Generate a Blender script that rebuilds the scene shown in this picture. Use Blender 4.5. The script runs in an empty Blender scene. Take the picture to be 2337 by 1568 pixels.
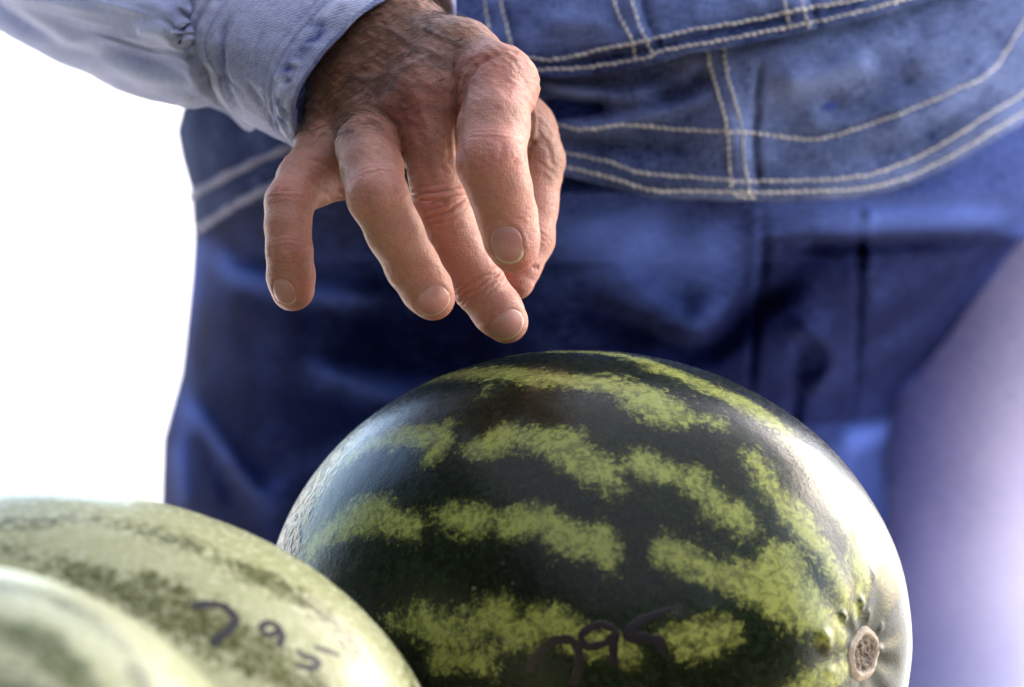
import bpy, math, random
import numpy as np
from mathutils import Vector, Matrix

random.seed(7); rng = np.random.default_rng(7)
scene = bpy.context.scene
C = scene.collection

# ------------------------------------------------------------------ camera
PITCH = math.radians(6.8)
D0 = 1.25                      # metres from lens to the plane of sharp focus
KPX = 0.155e-3                 # metres per layout unit on that plane
FOCUS = np.array([0.0, 0.0, 1.10])
RIGHT = np.array([1.0, 0.0, 0.0])
FWD = np.array([0.0, math.cos(PITCH), -math.sin(PITCH)])
UP = np.array([0.0, math.sin(PITCH), math.cos(PITCH)])
CAM = FOCUS - FWD * D0
cam_d = bpy.data.cameras.new('camera'); cam = bpy.data.objects.new('camera', cam_d); C.objects.link(cam)
cam.location = CAM.tolist()
cam.rotation_euler = (math.pi / 2 - PITCH, 0, 0)
cam_d.sensor_width = 36.0
cam_d.lens = 36.0 * D0 / (2337 * KPX)
cam_d.clip_start = 0.05; cam_d.clip_end = 2000
cam_d.dof.use_dof = True
cam_d.dof.focus_distance = D0 - 0.004
cam_d.dof.aperture_fstop = 5.8
cam_d.dof.aperture_blades = 9
scene.camera = cam

# ------------------------------------------------------------------ sky, sun, exposure
SUN_EL, SUN_AZ = math.radians(35), math.radians(52)   # azimuth from +Y (away from the lens) towards +X
world = bpy.data.worlds.new('World'); scene.world = world; world.use_nodes = True
wn = world.node_tree; wn.nodes.clear()
sky = wn.nodes.new('ShaderNodeTexSky'); sky.sky_type = 'NISHITA'; sky.sun_disc = False
sky.sun_elevation = SUN_EL; sky.sun_rotation = SUN_AZ
sky.air_density = 1.0; sky.dust_density = 2.0; sky.ozone_density = 1.0
bg = wn.nodes.new('ShaderNodeBackground'); bg.inputs['Strength'].default_value = 0.15
wo = wn.nodes.new('ShaderNodeOutputWorld')
wn.links.new(sky.outputs[0], bg.inputs[0]); wn.links.new(bg.outputs[0], wo.inputs[0])
sun_d = bpy.data.lights.new('sun', 'SUN'); sun_d.energy = 3.2; sun_d.angle = math.radians(0.6); sun_d.color = (1.0, 0.94, 0.86)
sun = bpy.data.objects.new('sun', sun_d); C.objects.link(sun)
sdir = Vector((math.sin(SUN_AZ) * math.cos(SUN_EL), math.cos(SUN_AZ) * math.cos(SUN_EL), math.sin(SUN_EL)))
sun.rotation_euler = sdir.to_track_quat('Z', 'Y').to_euler(); sun.location = (3, 4, 5)
vs = scene.view_settings
vs.view_transform = 'Standard'; vs.look = 'None'; vs.gamma = 1.0; vs.use_curve_mapping = False
vs.exposure = 2.78

# ------------------------------------------------------------------ layout helpers
def W(px, py, d):
    """layout units + depth behind the focus plane (metres) -> world point(s)"""
    px = np.asarray(px, float); py = np.asarray(py, float); d = np.asarray(d, float)
    D = D0 + d
    X = (px - 1168.5) * KPX * D / D0
    Y = (784 - py) * KPX * D / D0
    return CAM + X[..., None] * RIGHT + Y[..., None] * UP + D[..., None] * FWD

def cam2w(P):
    """mm, x right, y up, z towards the lens, origin at focus point -> world"""
    P = np.asarray(P, float) * 1e-3
    return FOCUS + P[..., 0:1] * RIGHT + P[..., 1:2] * UP - P[..., 2:3] * FWD
def w2cam(Pw):
    q = np.asarray(Pw, float) - FOCUS
    return np.stack([q @ RIGHT, q @ UP, -(q @ FWD)], -1) * 1e3
def cdir2w(v):
    v = np.asarray(v, float)
    return v[..., 0:1] * RIGHT + v[..., 1:2] * UP - v[..., 2:3] * FWD
def Pm(px, py, dmm):
    """layout units + depth mm -> camera-frame mm"""
    return w2cam(W(px, py, dmm * 1e-3))

def interp(x, pts):
    xs, ys = zip(*pts)
    return np.interp(x, xs, ys)

def sstep(a, b, x):
    t = np.clip((x - a) / (b - a), 0, 1); return t * t * (3 - 2 * t)

def spline(pts, n):
    """Catmull-Rom through rows of pts, n samples evenly by chord"""
    P = np.asarray(pts, float)
    if len(P) == 2:
        return P[0] + (P[1] - P[0]) * np.linspace(0, 1, n)[:, None]
    E = np.vstack([2 * P[0] - P[1], P, 2 * P[-1] - P[-2]])
    seg = []
    m = 24
    for i in range(1, len(E) - 2):
        t = np.linspace(0, 1, m, endpoint=False)[:, None]
        p0, p1, p2, p3 = E[i - 1], E[i], E[i + 1], E[i + 2]
        seg.append(0.5 * (2 * p1 + (p2 - p0) * t + (2 * p0 - 5 * p1 + 4 * p2 - p3) * t ** 2 + (3 * p1 - p0 - 3 * p2 + p3) * t ** 3))
    Q = np.vstack(seg + [P[-1:]])
    L = np.r_[0, np.cumsum(np.linalg.norm(np.diff(Q[:, :2], axis=0), axis=1))]
    s = np.linspace(0, L[-1], n)
    return np.stack([np.interp(s, L, Q[:, k]) for k in range(Q.shape[1])], 1)

def vnoise(P, scale, seed=0):
    """cheap smooth value noise on (N,2) or (N,3) points"""
    P = np.asarray(P, float) / scale
    n, k = P.shape
    i0 = np.floor(P).astype(np.int64); f = P - i0; f = f * f * (3 - 2 * f)
    out = np.zeros(n)
    for c in range(2 ** k):
        bits = [(c >> b) & 1 for b in range(k)]
        h = np.full(n, seed * 7919 + 13, np.int64); w = np.ones(n)
        for b in range(k):
            h = (h * 1664525 + (i0[:, b] + bits[b]) * (73856093, 19349663, 83492791)[b]) & 0x7fffffff
            w = w * (f[:, b] if bits[b] else 1 - f[:, b])
        h = (h ^ (h >> 13)) * 1274126177 & 0x7fffffff
        h = h ^ (h >> 16)
        out += w * ((h & 0xffff) / 65535.0 * 2 - 1)
    return out

def polydist(P, poly):
    """distance from (N,k) points to polyline (M,k); also the parameter 0..1 along it"""
    best = np.full(len(P), 1e9); par = np.zeros(len(P)); M = len(poly)
    for i in range(M - 1):
        a, b = poly[i], poly[i + 1]; ab = b - a
        t = np.clip(((P - a) @ ab) / max(ab @ ab, 1e-9), 0, 1)
        dd = np.linalg.norm(P - a - t[:, None] * ab, axis=1)
        m = dd < best
        best[m] = dd[m]; par[m] = (i + t[m]) / (M - 1)
    return best, par

# ------------------------------------------------------------------ object helpers
def empty(name, loc, label=None, cat=None, group=None):
    o = bpy.data.objects.new(name, None); C.objects.link(o); o.location = [float(v) for v in loc]
    o.empty_display_size = 0.05
    if label: o['label'] = label
    if cat: o['category'] = cat
    if group: o['group'] = group
    return o

def origin_of(o):
    p = np.zeros(3)
    while o is not None:
        p = p + np.array(o.location); o = o.parent
    return p

def mesh_obj(name, V, F, mat, parent=None, loc=None, attrs=None, uv=None, smooth=True, kind=None):
    """V in world coordinates; stored relative to the parent chain"""
    V = np.asarray(V, float)
    base = origin_of(parent) if parent is not None else np.zeros(3)
    o_loc = np.zeros(3)
    if loc is not None: o_loc = np.asarray(loc, float) - base
    me = bpy.data.meshes.new(name)
    Vl = V - base - o_loc
    me.from_pydata(Vl.tolist(), [], F.tolist() if isinstance(F, np.ndarray) else F)
    if attrs:
        for k, a in attrs.items():
            at = me.attributes.new(k, 'FLOAT', 'POINT'); at.data.foreach_set('value', np.asarray(a, np.float32))
    if uv is not None:
        ul = me.uv_layers.new(name='UVMap')
        li = np.zeros(len(me.loops), np.int32); me.loops.foreach_get('vertex_index', li)
        ul.data.foreach_set('uv', np.asarray(uv, np.float32)[li].ravel())
    me.update()
    if smooth: me.shade_smooth()
    if mat is not None: me.materials.append(mat)
    o = bpy.data.objects.new(name, me); C.objects.link(o)
    if parent is not None: o.parent = parent
    o.location = o_loc.tolist()
    if kind: o['kind'] = kind
    return o

def grid_faces(nr, nc, wrap=False, flip=False):
    r = np.arange(nr - 1)[:, None]; c = np.arange(nc if wrap else nc - 1)[None, :]
    c2 = (c + 1) % nc
    a = r * nc + c; b = r * nc + c2; d = (r + 1) * nc + c; e = (r + 1) * nc + c2
    F = np.stack([a, b, e, d], -1).reshape(-1, 4)
    return F[:, ::-1] if flip else F

def tube(path, rad, sides=6, cap=True):
    """sweep a circle along (N,3); rad scalar or (N,)"""
    P = np.asarray(path, float); n = len(P); rad = np.broadcast_to(rad, n)
    T = np.gradient(P, axis=0); T /= np.linalg.norm(T, axis=1)[:, None] + 1e-12
    ref = np.array([0.31, 0.52, 0.79]); N0 = np.cross(T, ref); N0 /= np.linalg.norm(N0, axis=1)[:, None] + 1e-12
    B = np.cross(T, N0)
    a = np.arange(sides) * 2 * math.pi / sides
    V = P[:, None] + rad[:, None, None] * (np.cos(a)[None, :, None] * N0[:, None] + np.sin(a)[None, :, None] * B[:, None])
    F = grid_faces(n, sides, wrap=True).tolist()
    if cap:
        F.append(list(range(sides))[::-1]); F.append([(n - 1) * sides + i for i in range(sides)])
    return V.reshape(-1, 3), F

class Bag:
    def __init__(s): s.V = []; s.F = []; s.n = 0; s.A = []
    def add(s, V, F, a=None):
        V = np.asarray(V, float)
        s.V.append(V); s.F += [[i + s.n for i in f] for f in (F.tolist() if isinstance(F, np.ndarray) else F)]; s.n += len(V)
        if a is not None: s.A.append(np.broadcast_to(a, len(V)))
    def verts(s): return np.vstack(s.V)

# ------------------------------------------------------------------ material helpers
def new_mat(name):
    m = bpy.data.materials.new(name); m.use_nodes = True
    nt = m.node_tree; nt.nodes.clear()
    out = nt.nodes.new('ShaderNodeOutputMaterial'); b = nt.nodes.new('ShaderNodeBsdfPrincipled')
    nt.links.new(b.outputs[0], out.inputs[0])
    return m, nt, b
def N(nt, t, **kw):
    n = nt.nodes.new(t)
    for k, v in kw.items():
        if k.startswith('i_'): n.inputs[k[2:].replace('_', ' ')].default_value = v
        else: setattr(n, k, v)
    return n
def lk(nt, a, b): nt.links.new(a, b)
def attr(nt, name):
    n = nt.nodes.new('ShaderNodeAttribute'); n.attribute_name = name; return n.outputs['Fac']
def math_n(nt, op, a, b=None, c=None, clamp=False):
    n = nt.nodes.new('ShaderNodeMath'); n.operation = op; n.use_clamp = clamp
    for i, v in enumerate((a, b, c)):
        if v is None: continue
        if isinstance(v, (int, float)): n.inputs[i].default_value = v
        else: nt.links.new(v, n.inputs[i])
    return n.outputs[0]
def mixc(nt, fac, a, b, mode='MIX'):
    n = nt.nodes.new('ShaderNodeMix'); n.data_type = 'RGBA'; n.blend_type = mode
    for s, v in ((n.inputs[0], fac), (n.inputs[6], a), (n.inputs[7], b)):
        if isinstance(v, (int, float)): s.default_value = v
        elif isinstance(v, tuple): s.default_value = (*v, 1) if len(v) == 3 else v
        else: nt.links.new(v, s)
    return n.outputs[2]
def maprange(nt, v, a, b, c=0.0, d=1.0, smooth=True):
    n = nt.nodes.new('ShaderNodeMapRange'); n.interpolation_type = 'SMOOTHSTEP' if smooth else 'LINEAR'
    for i, x in enumerate((v, a, b, c, d)):
        if isinstance(x, (int, float)): n.inputs[i].default_value = x
        else: nt.links.new(x, n.inputs[i])
    return n.outputs[0]
def noise(nt, vec, scale, detail=3.0, rough=0.55, dist=0.0):
    n = nt.nodes.new('ShaderNodeTexNoise'); n.inputs['Scale'].default_value = scale
    n.inputs['Detail'].default_value = detail; n.inputs['Roughness'].default_value = rough; n.inputs['Distortion'].default_value = dist
    if vec is not None: nt.links.new(vec, n.inputs['Vector'])
    return n.outputs['Fac']
def coords(nt, kind='Object', scale=(1, 1, 1), rot=(0, 0, 0)):
    t = nt.nodes.new('ShaderNodeTexCoord'); m = nt.nodes.new('ShaderNodeMapping')
    m.inputs['Scale'].default_value = scale; m.inputs['Rotation'].default_value = rot
    nt.links.new(t.outputs[kind], m.inputs['Vector']); return m.outputs[0]
def bump(nt, h, strength, dist, normal=None):
    n = nt.nodes.new('ShaderNodeBump'); n.inputs['Strength'].default_value = strength; n.inputs['Distance'].default_value = dist
    nt.links.new(h, n.inputs['Height'])
    if normal is not None: nt.links.new(normal, n.inputs['Normal'])
    return n.outputs[0]

# ---- denim: 'fade' is indigo worn off (ridges, seams) plus painted-in light and shade, UV in metres
def denim(name, dark, light, rough=0.85, twill=1.0, mottled=0.35):
    m, nt, b = new_mat(name)
    uv = coords(nt, 'UV')
    obj = coords(nt, 'Object')
    f = attr(nt, 'fade')
    big = noise(nt, obj, 28.0, 4, 0.6)
    slub = noise(nt, coords(nt, 'UV', (160, 1400, 1)), 1.0, 3, 0.6)
    slub2 = noise(nt, coords(nt, 'UV', (1500, 260, 1)), 1.0, 2, 0.6)
    fz = math_n(nt, 'ADD', f, math_n(nt, 'MULTIPLY', math_n(nt, 'SUBTRACT', big, 0.5), mottled * 2))
    fz = math_n(nt, 'ADD', fz, math_n(nt, 'MULTIPLY', math_n(nt, 'SUBTRACT', slub, 0.5), 0.85))
    fz = math_n(nt, 'ADD', fz, math_n(nt, 'MULTIPLY', math_n(nt, 'SUBTRACT', slub2, 0.5), 0.75), clamp=True)
    col = mixc(nt, fz, dark, light)
    lk(nt, col, b.inputs['Base Color'])
    b.inputs['Roughness'].default_value = rough
    b.inputs['Specular IOR Level'].default_value = 0.03
    b.inputs['Sheen Weight'].default_value = 0.03; b.inputs['Sheen Roughness'].default_value = 0.5
    b.inputs['Sheen Tint'].default_value = (0.8, 0.85, 1, 1)
    w = nt.nodes.new('ShaderNodeTexWave'); w.wave_type = 'BANDS'; w.bands_direction = 'DIAGONAL'
    lk(nt, uv, w.inputs['Vector']); w.inputs['Scale'].default_value = 330.0; w.inputs['Distortion'].default_value = 1.5; w.inputs['Detail'].default_value = 1.0
    w.inputs['Detail Scale'].default_value = 2.0
    h = math_n(nt, 'ADD', math_n(nt, 'MULTIPLY', w.outputs['Fac'], twill), math_n(nt, 'ADD', slub, slub2))
    lk(nt, bump(nt, h, 0.5, 0.0004), b.inputs['Normal'])
    return m
M_BIB = denim('faded_blue_denim', (0.004, 0.012, 0.060), (0.230, 0.300, 0.58), mottled=0.40)
M_TROUSER = denim('indigo_denim', (0.0008, 0.0028, 0.034), (0.070, 0.120, 0.42), mottled=0.34)
M_SHIRT = denim('pale_washed_denim', (0.04, 0.07, 0.27), (0.57, 0.59, 0.77), mottled=0.2)
M_LEG = denim('light_denim', (0.025, 0.05, 0.30), (0.56, 0.55, 0.84), mottled=0.10)  # pale tone stands in for sun on the overalls' far leg

def simple(name, col, rough=0.6, vary=0.15, scale=120.0):
    m, nt, b = new_mat(name)
    nz = noise(nt, coords(nt, 'Object'), scale, 4, 0.6)
    lk(nt, mixc(nt, nz, tuple(c * (1 - vary * 2) for c in col), tuple(min(1, c * (1 + vary * 2)) for c in col)), b.inputs['Base Color'])
    b.inputs['Roughness'].default_value = rough
    lk(nt, bump(nt, nz, 0.3, 0.0005), b.inputs['Normal'])
    return m
M_THREAD = simple('tan_thread', (0.66, 0.57, 0.52), 0.85, 0.35, 500)
M_THREAD_PALE = simple('pale_thread', (0.30, 0.29, 0.40), 0.8, 0.2, 900)

# ---- skin
def skin_mat():
    m, nt, b = new_mat('weathered_skin')
    o = coords(nt, 'Object')
    red = attr(nt, 'redness'); dark_back = attr(nt, 'tan')
    n1 = noise(nt, o, 90, 4, 0.6); n2 = noise(nt, o, 420, 3, 0.6); n3 = noise(nt, o, 30, 2, 0.5)
    base = mixc(nt, n1, (0.37, 0.165, 0.105), (0.51, 0.268, 0.185))
    dark_c = mixc(nt, n1, (0.160, 0.066, 0.034), (0.285, 0.130, 0.074))  # browner dorsum, with overhead shade painted into the skin colour
    c = mixc(nt, dark_back, base, dark_c)
    c = mixc(nt, math_n(nt, 'MULTIPLY', red, 0.75), c, mixc(nt, n1, (0.44, 0.125, 0.092), (0.56, 0.225, 0.175)))
    # freckles and age spots
    v = nt.nodes.new('ShaderNodeTexVoronoi'); v.inputs['Scale'].default_value = 95; lk(nt, o, v.inputs['Vector'])
    spot = maprange(nt, math_n(nt, 'ADD', v.outputs['Distance'], math_n(nt, 'MULTIPLY', n3, 0.55)), 0.28, 0.40, 0.5, 0.0)
    c = mixc(nt, spot, c, (0.16, 0.065, 0.035))
    c = mixc(nt, maprange(nt, n2, 0.35, 0.75, 0.0, 0.22), c, (0.16, 0.07, 0.05))
    c = mixc(nt, math_n(nt, 'MULTIPLY', attr(nt, 'vein'), 0.55), c, (0.050, 0.040, 0.045))
    lk(nt, c, b.inputs['Base Color'])
    lk(nt, maprange(nt, n2, 0.3, 0.7, 0.42, 0.62, False), b.inputs['Roughness'])
    b.inputs['Specular IOR Level'].default_value = 0.45
    b.inputs['Subsurface Weight'].default_value = 0.50
    b.inputs['Subsurface Radius'].default_value = (1.0, 0.28, 0.14)
    b.inputs['Subsurface Scale'].default_value = 0.0058
    # fine skin lattice
    v2 = nt.nodes.new('ShaderNodeTexVoronoi'); v2.feature = 'DISTANCE_TO_EDGE'; v2.inputs['Scale'].default_value = 700
    lk(nt, coords(nt, 'Object', (1, 1, 0.55), (0.2, 0.3, 0.5)), v2.inputs['Vector'])
    cell = maprange(nt, v2.outputs['Distance'], 0.0, 0.22)
    wr = noise(nt, coords(nt, 'Object', (1.0, 1.0, 3.2), (0.0, 0.35, 0.0)), 330, 4, 0.65)
    h = math_n(nt, 'ADD', math_n(nt, 'MULTIPLY', cell, 0.25), math_n(nt, 'ADD', math_n(nt, 'MULTIPLY', wr, 1.3), math_n(nt, 'MULTIPLY', n2, 0.35)))
    lk(nt, bump(nt, h, 0.48, 0.0006), b.inputs['Normal'])
    return m
M_SKIN = skin_mat()
def nail_mat():
    m, nt, b = new_mat('fingernail')
    fe = attr(nt, 'free_edge'); n1 = noise(nt, coords(nt, 'UV', (26, 1.5, 1)), 1.0, 2)
    c = mixc(nt, n1, (0.44, 0.178, 0.148), (0.53, 0.262, 0.225))
    c = mixc(nt, attr(nt, 'lunula'), c, (0.50, 0.31, 0.27))
    c = mixc(nt, fe, c, (0.62, 0.54, 0.36))
    lk(nt, c, b.inputs['Base Color']); b.inputs['Roughness'].default_value = 0.22
    b.inputs['Subsurface Weight'].default_value = 0.3; b.inputs['Subsurface Radius'].default_value = (1, .35, .2); b.inputs['Subsurface Scale'].default_value = 0.002
    lk(nt, bump(nt, n1, 0.35, 0.0003), b.inputs['Normal'])
    return m
M_NAIL = nail_mat()
def hair_mat():
    m, nt, b = new_mat('arm_hair'); b.inputs['Base Color'].default_value = (0.060, 0.030, 0.016, 1); b.inputs['Roughness'].default_value = 0.45
    return m
M_HAIR = hair_mat()

# ------------------------------------------------------------------ ground and stall
def ground_mat():
    m, nt, b = new_mat('pale_gravel')
    n1 = noise(nt, coords(nt, 'Object'), 3.0, 6, 0.65)
    lk(nt, mixc(nt, n1, (0.50, 0.47, 0.42), (0.66, 0.63, 0.58)), b.inputs['Base Color']); b.inputs['Roughness'].default_value = 0.95
    lk(nt, bump(nt, noise(nt, coords(nt, 'Object'), 60, 4), 0.6, 0.01), b.inputs['Normal'])
    return m
gv = [(-300, -300, 0), (300, -300, 0), (300, 600, 0), (-300, 600, 0)]
g = mesh_obj('ground', gv, [[0, 1, 2, 3]], ground_mat(), smooth=False); g['kind'] = 'structure'

TABLE_Z = FOCUS[2] - 0.216
def wood_mat():
    m, nt, b = new_mat('grey_board')
    n1 = noise(nt, coords(nt, 'Object', (2, 30, 30)), 4.0, 5, 0.6)
    lk(nt, mixc(nt, n1, (0.16, 0.12, 0.085), (0.34, 0.28, 0.21)), b.inputs['Base Color']); b.inputs['Roughness'].default_value = 0.8
    lk(nt, bump(nt, n1, 0.4, 0.002), b.inputs['Normal'])
    return m
M_WOOD = wood_mat()
def box(lo, hi, bev=0.0):
    x0, y0, z0 = lo; x1, y1, z1 = hi
    V = np.array([(x, y, z) for x in (x0, x1) for y in (y0, y1) for z in (z0, z1)], float)
    F = [[0, 1, 3, 2], [4, 6, 7, 5], [0, 4, 5, 1], [2, 3, 7, 6], [0, 2, 6, 4], [1, 5, 7, 3]]
    return V, F
tb = empty('market_table', (0, -0.05, 0), 'grey board table that the three watermelons lie on', 'table')
yb = -0.40
while yb < 0.19:
    V, F = box((-0.75, yb, TABLE_Z - 0.025), (0.75, yb + 0.096, TABLE_Z + random.uniform(-0.0015, 0)))
    mesh_obj('plank', V, F, M_WOOD, tb, smooth=False); yb += 0.1
for sx in (-0.68, 0.62):
    for sy in (-0.36, 0.10):
        V, F = box((sx, sy, 0), (sx + 0.06, sy + 0.06, TABLE_Z - 0.0255)); mesh_obj('leg', V, F, M_WOOD, tb, smooth=False)

# ------------------------------------------------------------------ watermelons
def rind(name, dark0, dark1, light0, light1, edge=4.0, mott=0.55, rough=0.25, fine=1.0):
    m, nt, b = new_mat(name)
    o = coords(nt, 'Object')
    n1 = noise(nt, o, 75, 3, 0.6); n2 = noise(nt, o, 330, 5, 0.75, 0.5); n3 = noise(nt, o, 900, 3, 0.6)
    big = noise(nt, o, 18, 3, 0.5)
    v = math_n(nt, 'ADD', attr(nt, 'stripe'), math_n(nt, 'MULTIPLY', math_n(nt, 'SUBTRACT', n1, 0.5), 13.0 * fine))
    v = math_n(nt, 'ADD', v, math_n(nt, 'MULTIPLY', math_n(nt, 'SUBTRACT', n2, 0.5), 22.0 * fine))
    v = math_n(nt, 'ADD', v, math_n(nt, 'MULTIPLY', math_n(nt, 'SUBTRACT', n3, 0.5), 9.0 * fine))
    li = maprange(nt, v, -edge * 0.9, edge * 0.8, 1.0, 0.0)
    # dark capillary network running through the pale band
    vein = maprange(nt, noise(nt, o, 240, 5, 0.8, 1.2), 0.42, 0.54, mott, 0.0)
    li = math_n(nt, 'MULTIPLY', li, math_n(nt, 'SUBTRACT', 1.0, vein))
    dk = mixc(nt, maprange(nt, math_n(nt, 'ADD', math_n(nt, 'MULTIPLY', n2, 0.6), math_n(nt, 'MULTIPLY', big, 0.4)), 0.40, 0.68), dark0, dark1)
    lt = mixc(nt, big, light0, light1)
    c = mixc(nt, li, dk, lt)
    # small corky flecks
    vo = nt.nodes.new('ShaderNodeTexVoronoi'); vo.inputs['Scale'].default_value = 130; lk(nt, o, vo.inputs['Vector'])
    fl = maprange(nt, math_n(nt, 'ADD', vo.outputs['Distance'], math_n(nt, 'MULTIPLY', big, 0.5)), 0.25, 0.33, 0.55, 0.0)
    c = mixc(nt, fl, c, (0.22, 0.20, 0.09))
    lk(nt, c, b.inputs['Base Color'])
    ru = attr(nt, 'rough')
    lk(nt, math_n(nt, 'ADD', maprange(nt, n2, 0.3, 0.7, rough - 0.06, rough + 0.08, False), math_n(nt, 'MULTIPLY', ru, 0.10)), b.inputs['Roughness'])
    b.inputs['Specular IOR Level'].default_value = 0.26
    lump = noise(nt, coords(nt, 'Object', (1, 1, 1)), 300, 2, 0.45)
    pit = maprange(nt, lump, 0.42, 0.75)
    h = math_n(nt, 'ADD', math_n(nt, 'MULTIPLY', pit, math_n(nt, 'MULTIPLY', ru, 2.6)), math_n(nt, 'ADD', math_n(nt, 'MULTIPLY', n3, 0.10), math_n(nt, 'MULTIPLY', n1, 0.3)))
    lk(nt, bump(nt, h, 0.8, 0.0012), b.inputs['Normal'])
    return m
def marker_mat():
    m, nt, b = new_mat('marker_ink'); n1 = noise(nt, coords(nt, 'Object'), 500, 3)
    lk(nt, mixc(nt, n1, (0.004, 0.002, 0.003), (0.012, 0.005, 0.009)), b.inputs['Base Color']); b.inputs['Roughness'].default_value = 0.4
    return m
M_INK = marker_mat()

class Melon:
    def __init__(s, cpx, cpy, dmm, axis, a, b, c=None, seed=1, lump=1.0):
        s.c = Pm(cpx, cpy, dmm); A = np.array(axis, float); A /= np.linalg.norm(A); s.A = A
        U = np.cross([0, 1, 0], A); U /= np.linalg.norm(U); s.U = U; s.Vv = np.cross(A, U)
        s.R = np.stack([A, U, s.Vv]); s.abc = np.array([a, b, c or b]); s.seed = seed; s.lump = lump
        s.warts = []; s.tip = 0.0; s.stripe_w = 1.0
    def disp(s, q):
        h = s.lump * (1.6 * vnoise(q, 0.75, s.seed) + 0.45 * vnoise(q, 0.28, s.seed + 5))
        th = np.arctan2(q[:, 2], q[:, 1]); ang = np.arccos(np.clip(q[:, 0], -1, 1))
        # shallow ribs gather towards the stem end
        h += s.tip * (0.38 * np.exp(-(ang / 0.42) ** 2) * np.cos(th * 9 + 0.6 * np.sin(th * 3)) * sstep(0.05, 0.2, ang) - 5.0 * np.exp(-(ang / 0.20) ** 2))
        return h
    def surf(s, q):
        q = q / np.linalg.norm(q, axis=1)[:, None]
        n = q / s.abc; n /= np.linalg.norm(n, axis=1)[:, None]
        P = q * s.abc + n * s.disp(q)[:, None]
        return s.c + P @ s.R, n @ s.R
    def hit(s, px, py):
        """ray through a layout point -> unit-sphere parameter"""
        px = np.atleast_1d(px).astype(float); py = np.atleast_1d(py).astype(float)
        o = np.array([0, 0, D0 * 1e3]); d = np.stack([(px - 1168.5) * KPX * 1e3, (784 - py) * KPX * 1e3, np.full(len(px), -D0 * 1e3)], 1)
        d /= np.linalg.norm(d, axis=1)[:, None]
        O = ((o - s.c) @ s.R.T) / s.abc; Dd = (d @ s.R.T) / s.abc
        A_ = (Dd ** 2).sum(1); B_ = (Dd * O).sum(1); C_ = (O ** 2).sum() - 1
        disc = np.maximum(B_ ** 2 - A_ * C_, 0); t = (-B_ - np.sqrt(disc)) / A_
        q = O + t[:, None] * Dd
        return q / np.linalg.norm(q, axis=1)[:, None]
    def build(s, name, mat, strokes, label, extra_back=9, inv=False, group='watermelons for sale on the table'):
        nl, nm = 300, 190
        ang = np.r_[0.0, np.linspace(0.02, math.pi - 0.02, nm - 2), math.pi]
        th = np.linspace(0, 2 * math.pi, nl, endpoint=False)
        q = np.stack([np.repeat(np.cos(ang), nl), (np.sin(ang)[:, None] * np.cos(th)).ravel(), (np.sin(ang)[:, None] * np.sin(th)).ravel()], 1)
        P, n = s.surf(q)
        for (wx, wy, r, h) in s.warts:
            w0, _ = s.surf(s.hit(wx, wy)); dd = np.linalg.norm(P - w0, axis=1)
            P = P + n * (0.65 * h * np.exp(-(dd / r) ** 2))[:, None]
        field = np.full(len(P), 30.0)
        pts = []; rad = []
        for st in strokes:
            st = np.array(st, float)
            if s.stripe_w < 1: st[:, 2] *= np.where((st[:, 1] < 990) | (st[:, 0] > 1715), 1.8, 1.12)
            if len(st) > 1: st = spline(st, max(6, int(np.linalg.norm(np.diff(st[:, :2], axis=0), axis=1).sum() / 10)))
            S, _ = s.surf(s.hit(st[:, 0], st[:, 1])); pts.append(S); rad.append(st[:, 2] * s.stripe_w * KPX * 1e3)
        # the far side carries bands along the meridians
        for k in range(extra_back):
            t0 = k * 2 * math.pi / extra_back + 0.2
            a_ = np.linspace(0.35, 2.8, 60); tt = t0 + 0.12 * np.sin(a_ * 5 + k)
            qq = np.stack([np.cos(a_), np.sin(a_) * np.cos(tt), np.sin(a_) * np.sin(tt)], 1)
            S, nn = s.surf(qq); keep = nn[:, 2] < -0.12
            pts.append(S[keep]); rad.append((4.5 + 2.5 * np.sin(a_ * 9 + k * 2))[keep])
        pts = np.vstack(pts); rad = np.concatenate(rad)
        for i in range(0, len(P), 4000):
            dd = np.linalg.norm(P[i:i + 4000, None] - pts[None], axis=2) - rad[None]
            field[i:i + 4000] = np.minimum(field[i:i + 4000], dd.min(1))
        field = np.clip(field, -12, 30)
        ax = q[:, 0]
        rough = sstep(-0.42, -0.86, ax) + 0.0
        loc = s.c.copy(); base = cam2w(loc); base[2] = TABLE_Z
        root = empty(name, base, label, 'watermelon', group)
        V = cam2w(P)
        body = mesh_obj('rind', V, grid_faces(nm, nl, wrap=True, flip=True), mat, root, loc=cam2w(s.c), attrs={'stripe': field, 'rough': rough})
        s.root = root
        return root
    def ink(s, lines, name='price_digit', lift=0.07):
        for ln in lines:
            ln = np.array(ln, float)
            if ln.shape[1] == 2: ln = np.c_[ln, np.full(len(ln), 15.0)]
            L = spline(ln, 60)
            q = s.hit(L[:, 0], L[:, 1]); S, n = s.surf(q)
            T = np.gradient(S, axis=0); T /= np.linalg.norm(T, axis=1)[:, None]
            B = np.cross(n, T)
            w = L[:, 2] * 1.45 * KPX * 1e3 / 2 * (1 + 0.12 * np.sin(np.arange(60) * 0.9)) * np.minimum(1, 0.55 + np.minimum(np.arange(60), 59 - np.arange(60)) / 4)
            rows = []
            for k in (-1, -0.8, -0.4, 0, 0.4, 0.8, 1):
                p = S + B * (w * k)[:, None]
                qq = ((p - s.c) @ s.R.T) / s.abc; Sp, np_ = s.surf(qq)
                rows.append(Sp + np_ * (lift if abs(k) < 0.99 else -0.04))
            V = np.stack(rows, 1).reshape(-1, 3)
            mesh_obj(name, cam2w(V), grid_faces(60, 7), M_INK, s.root)

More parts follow.
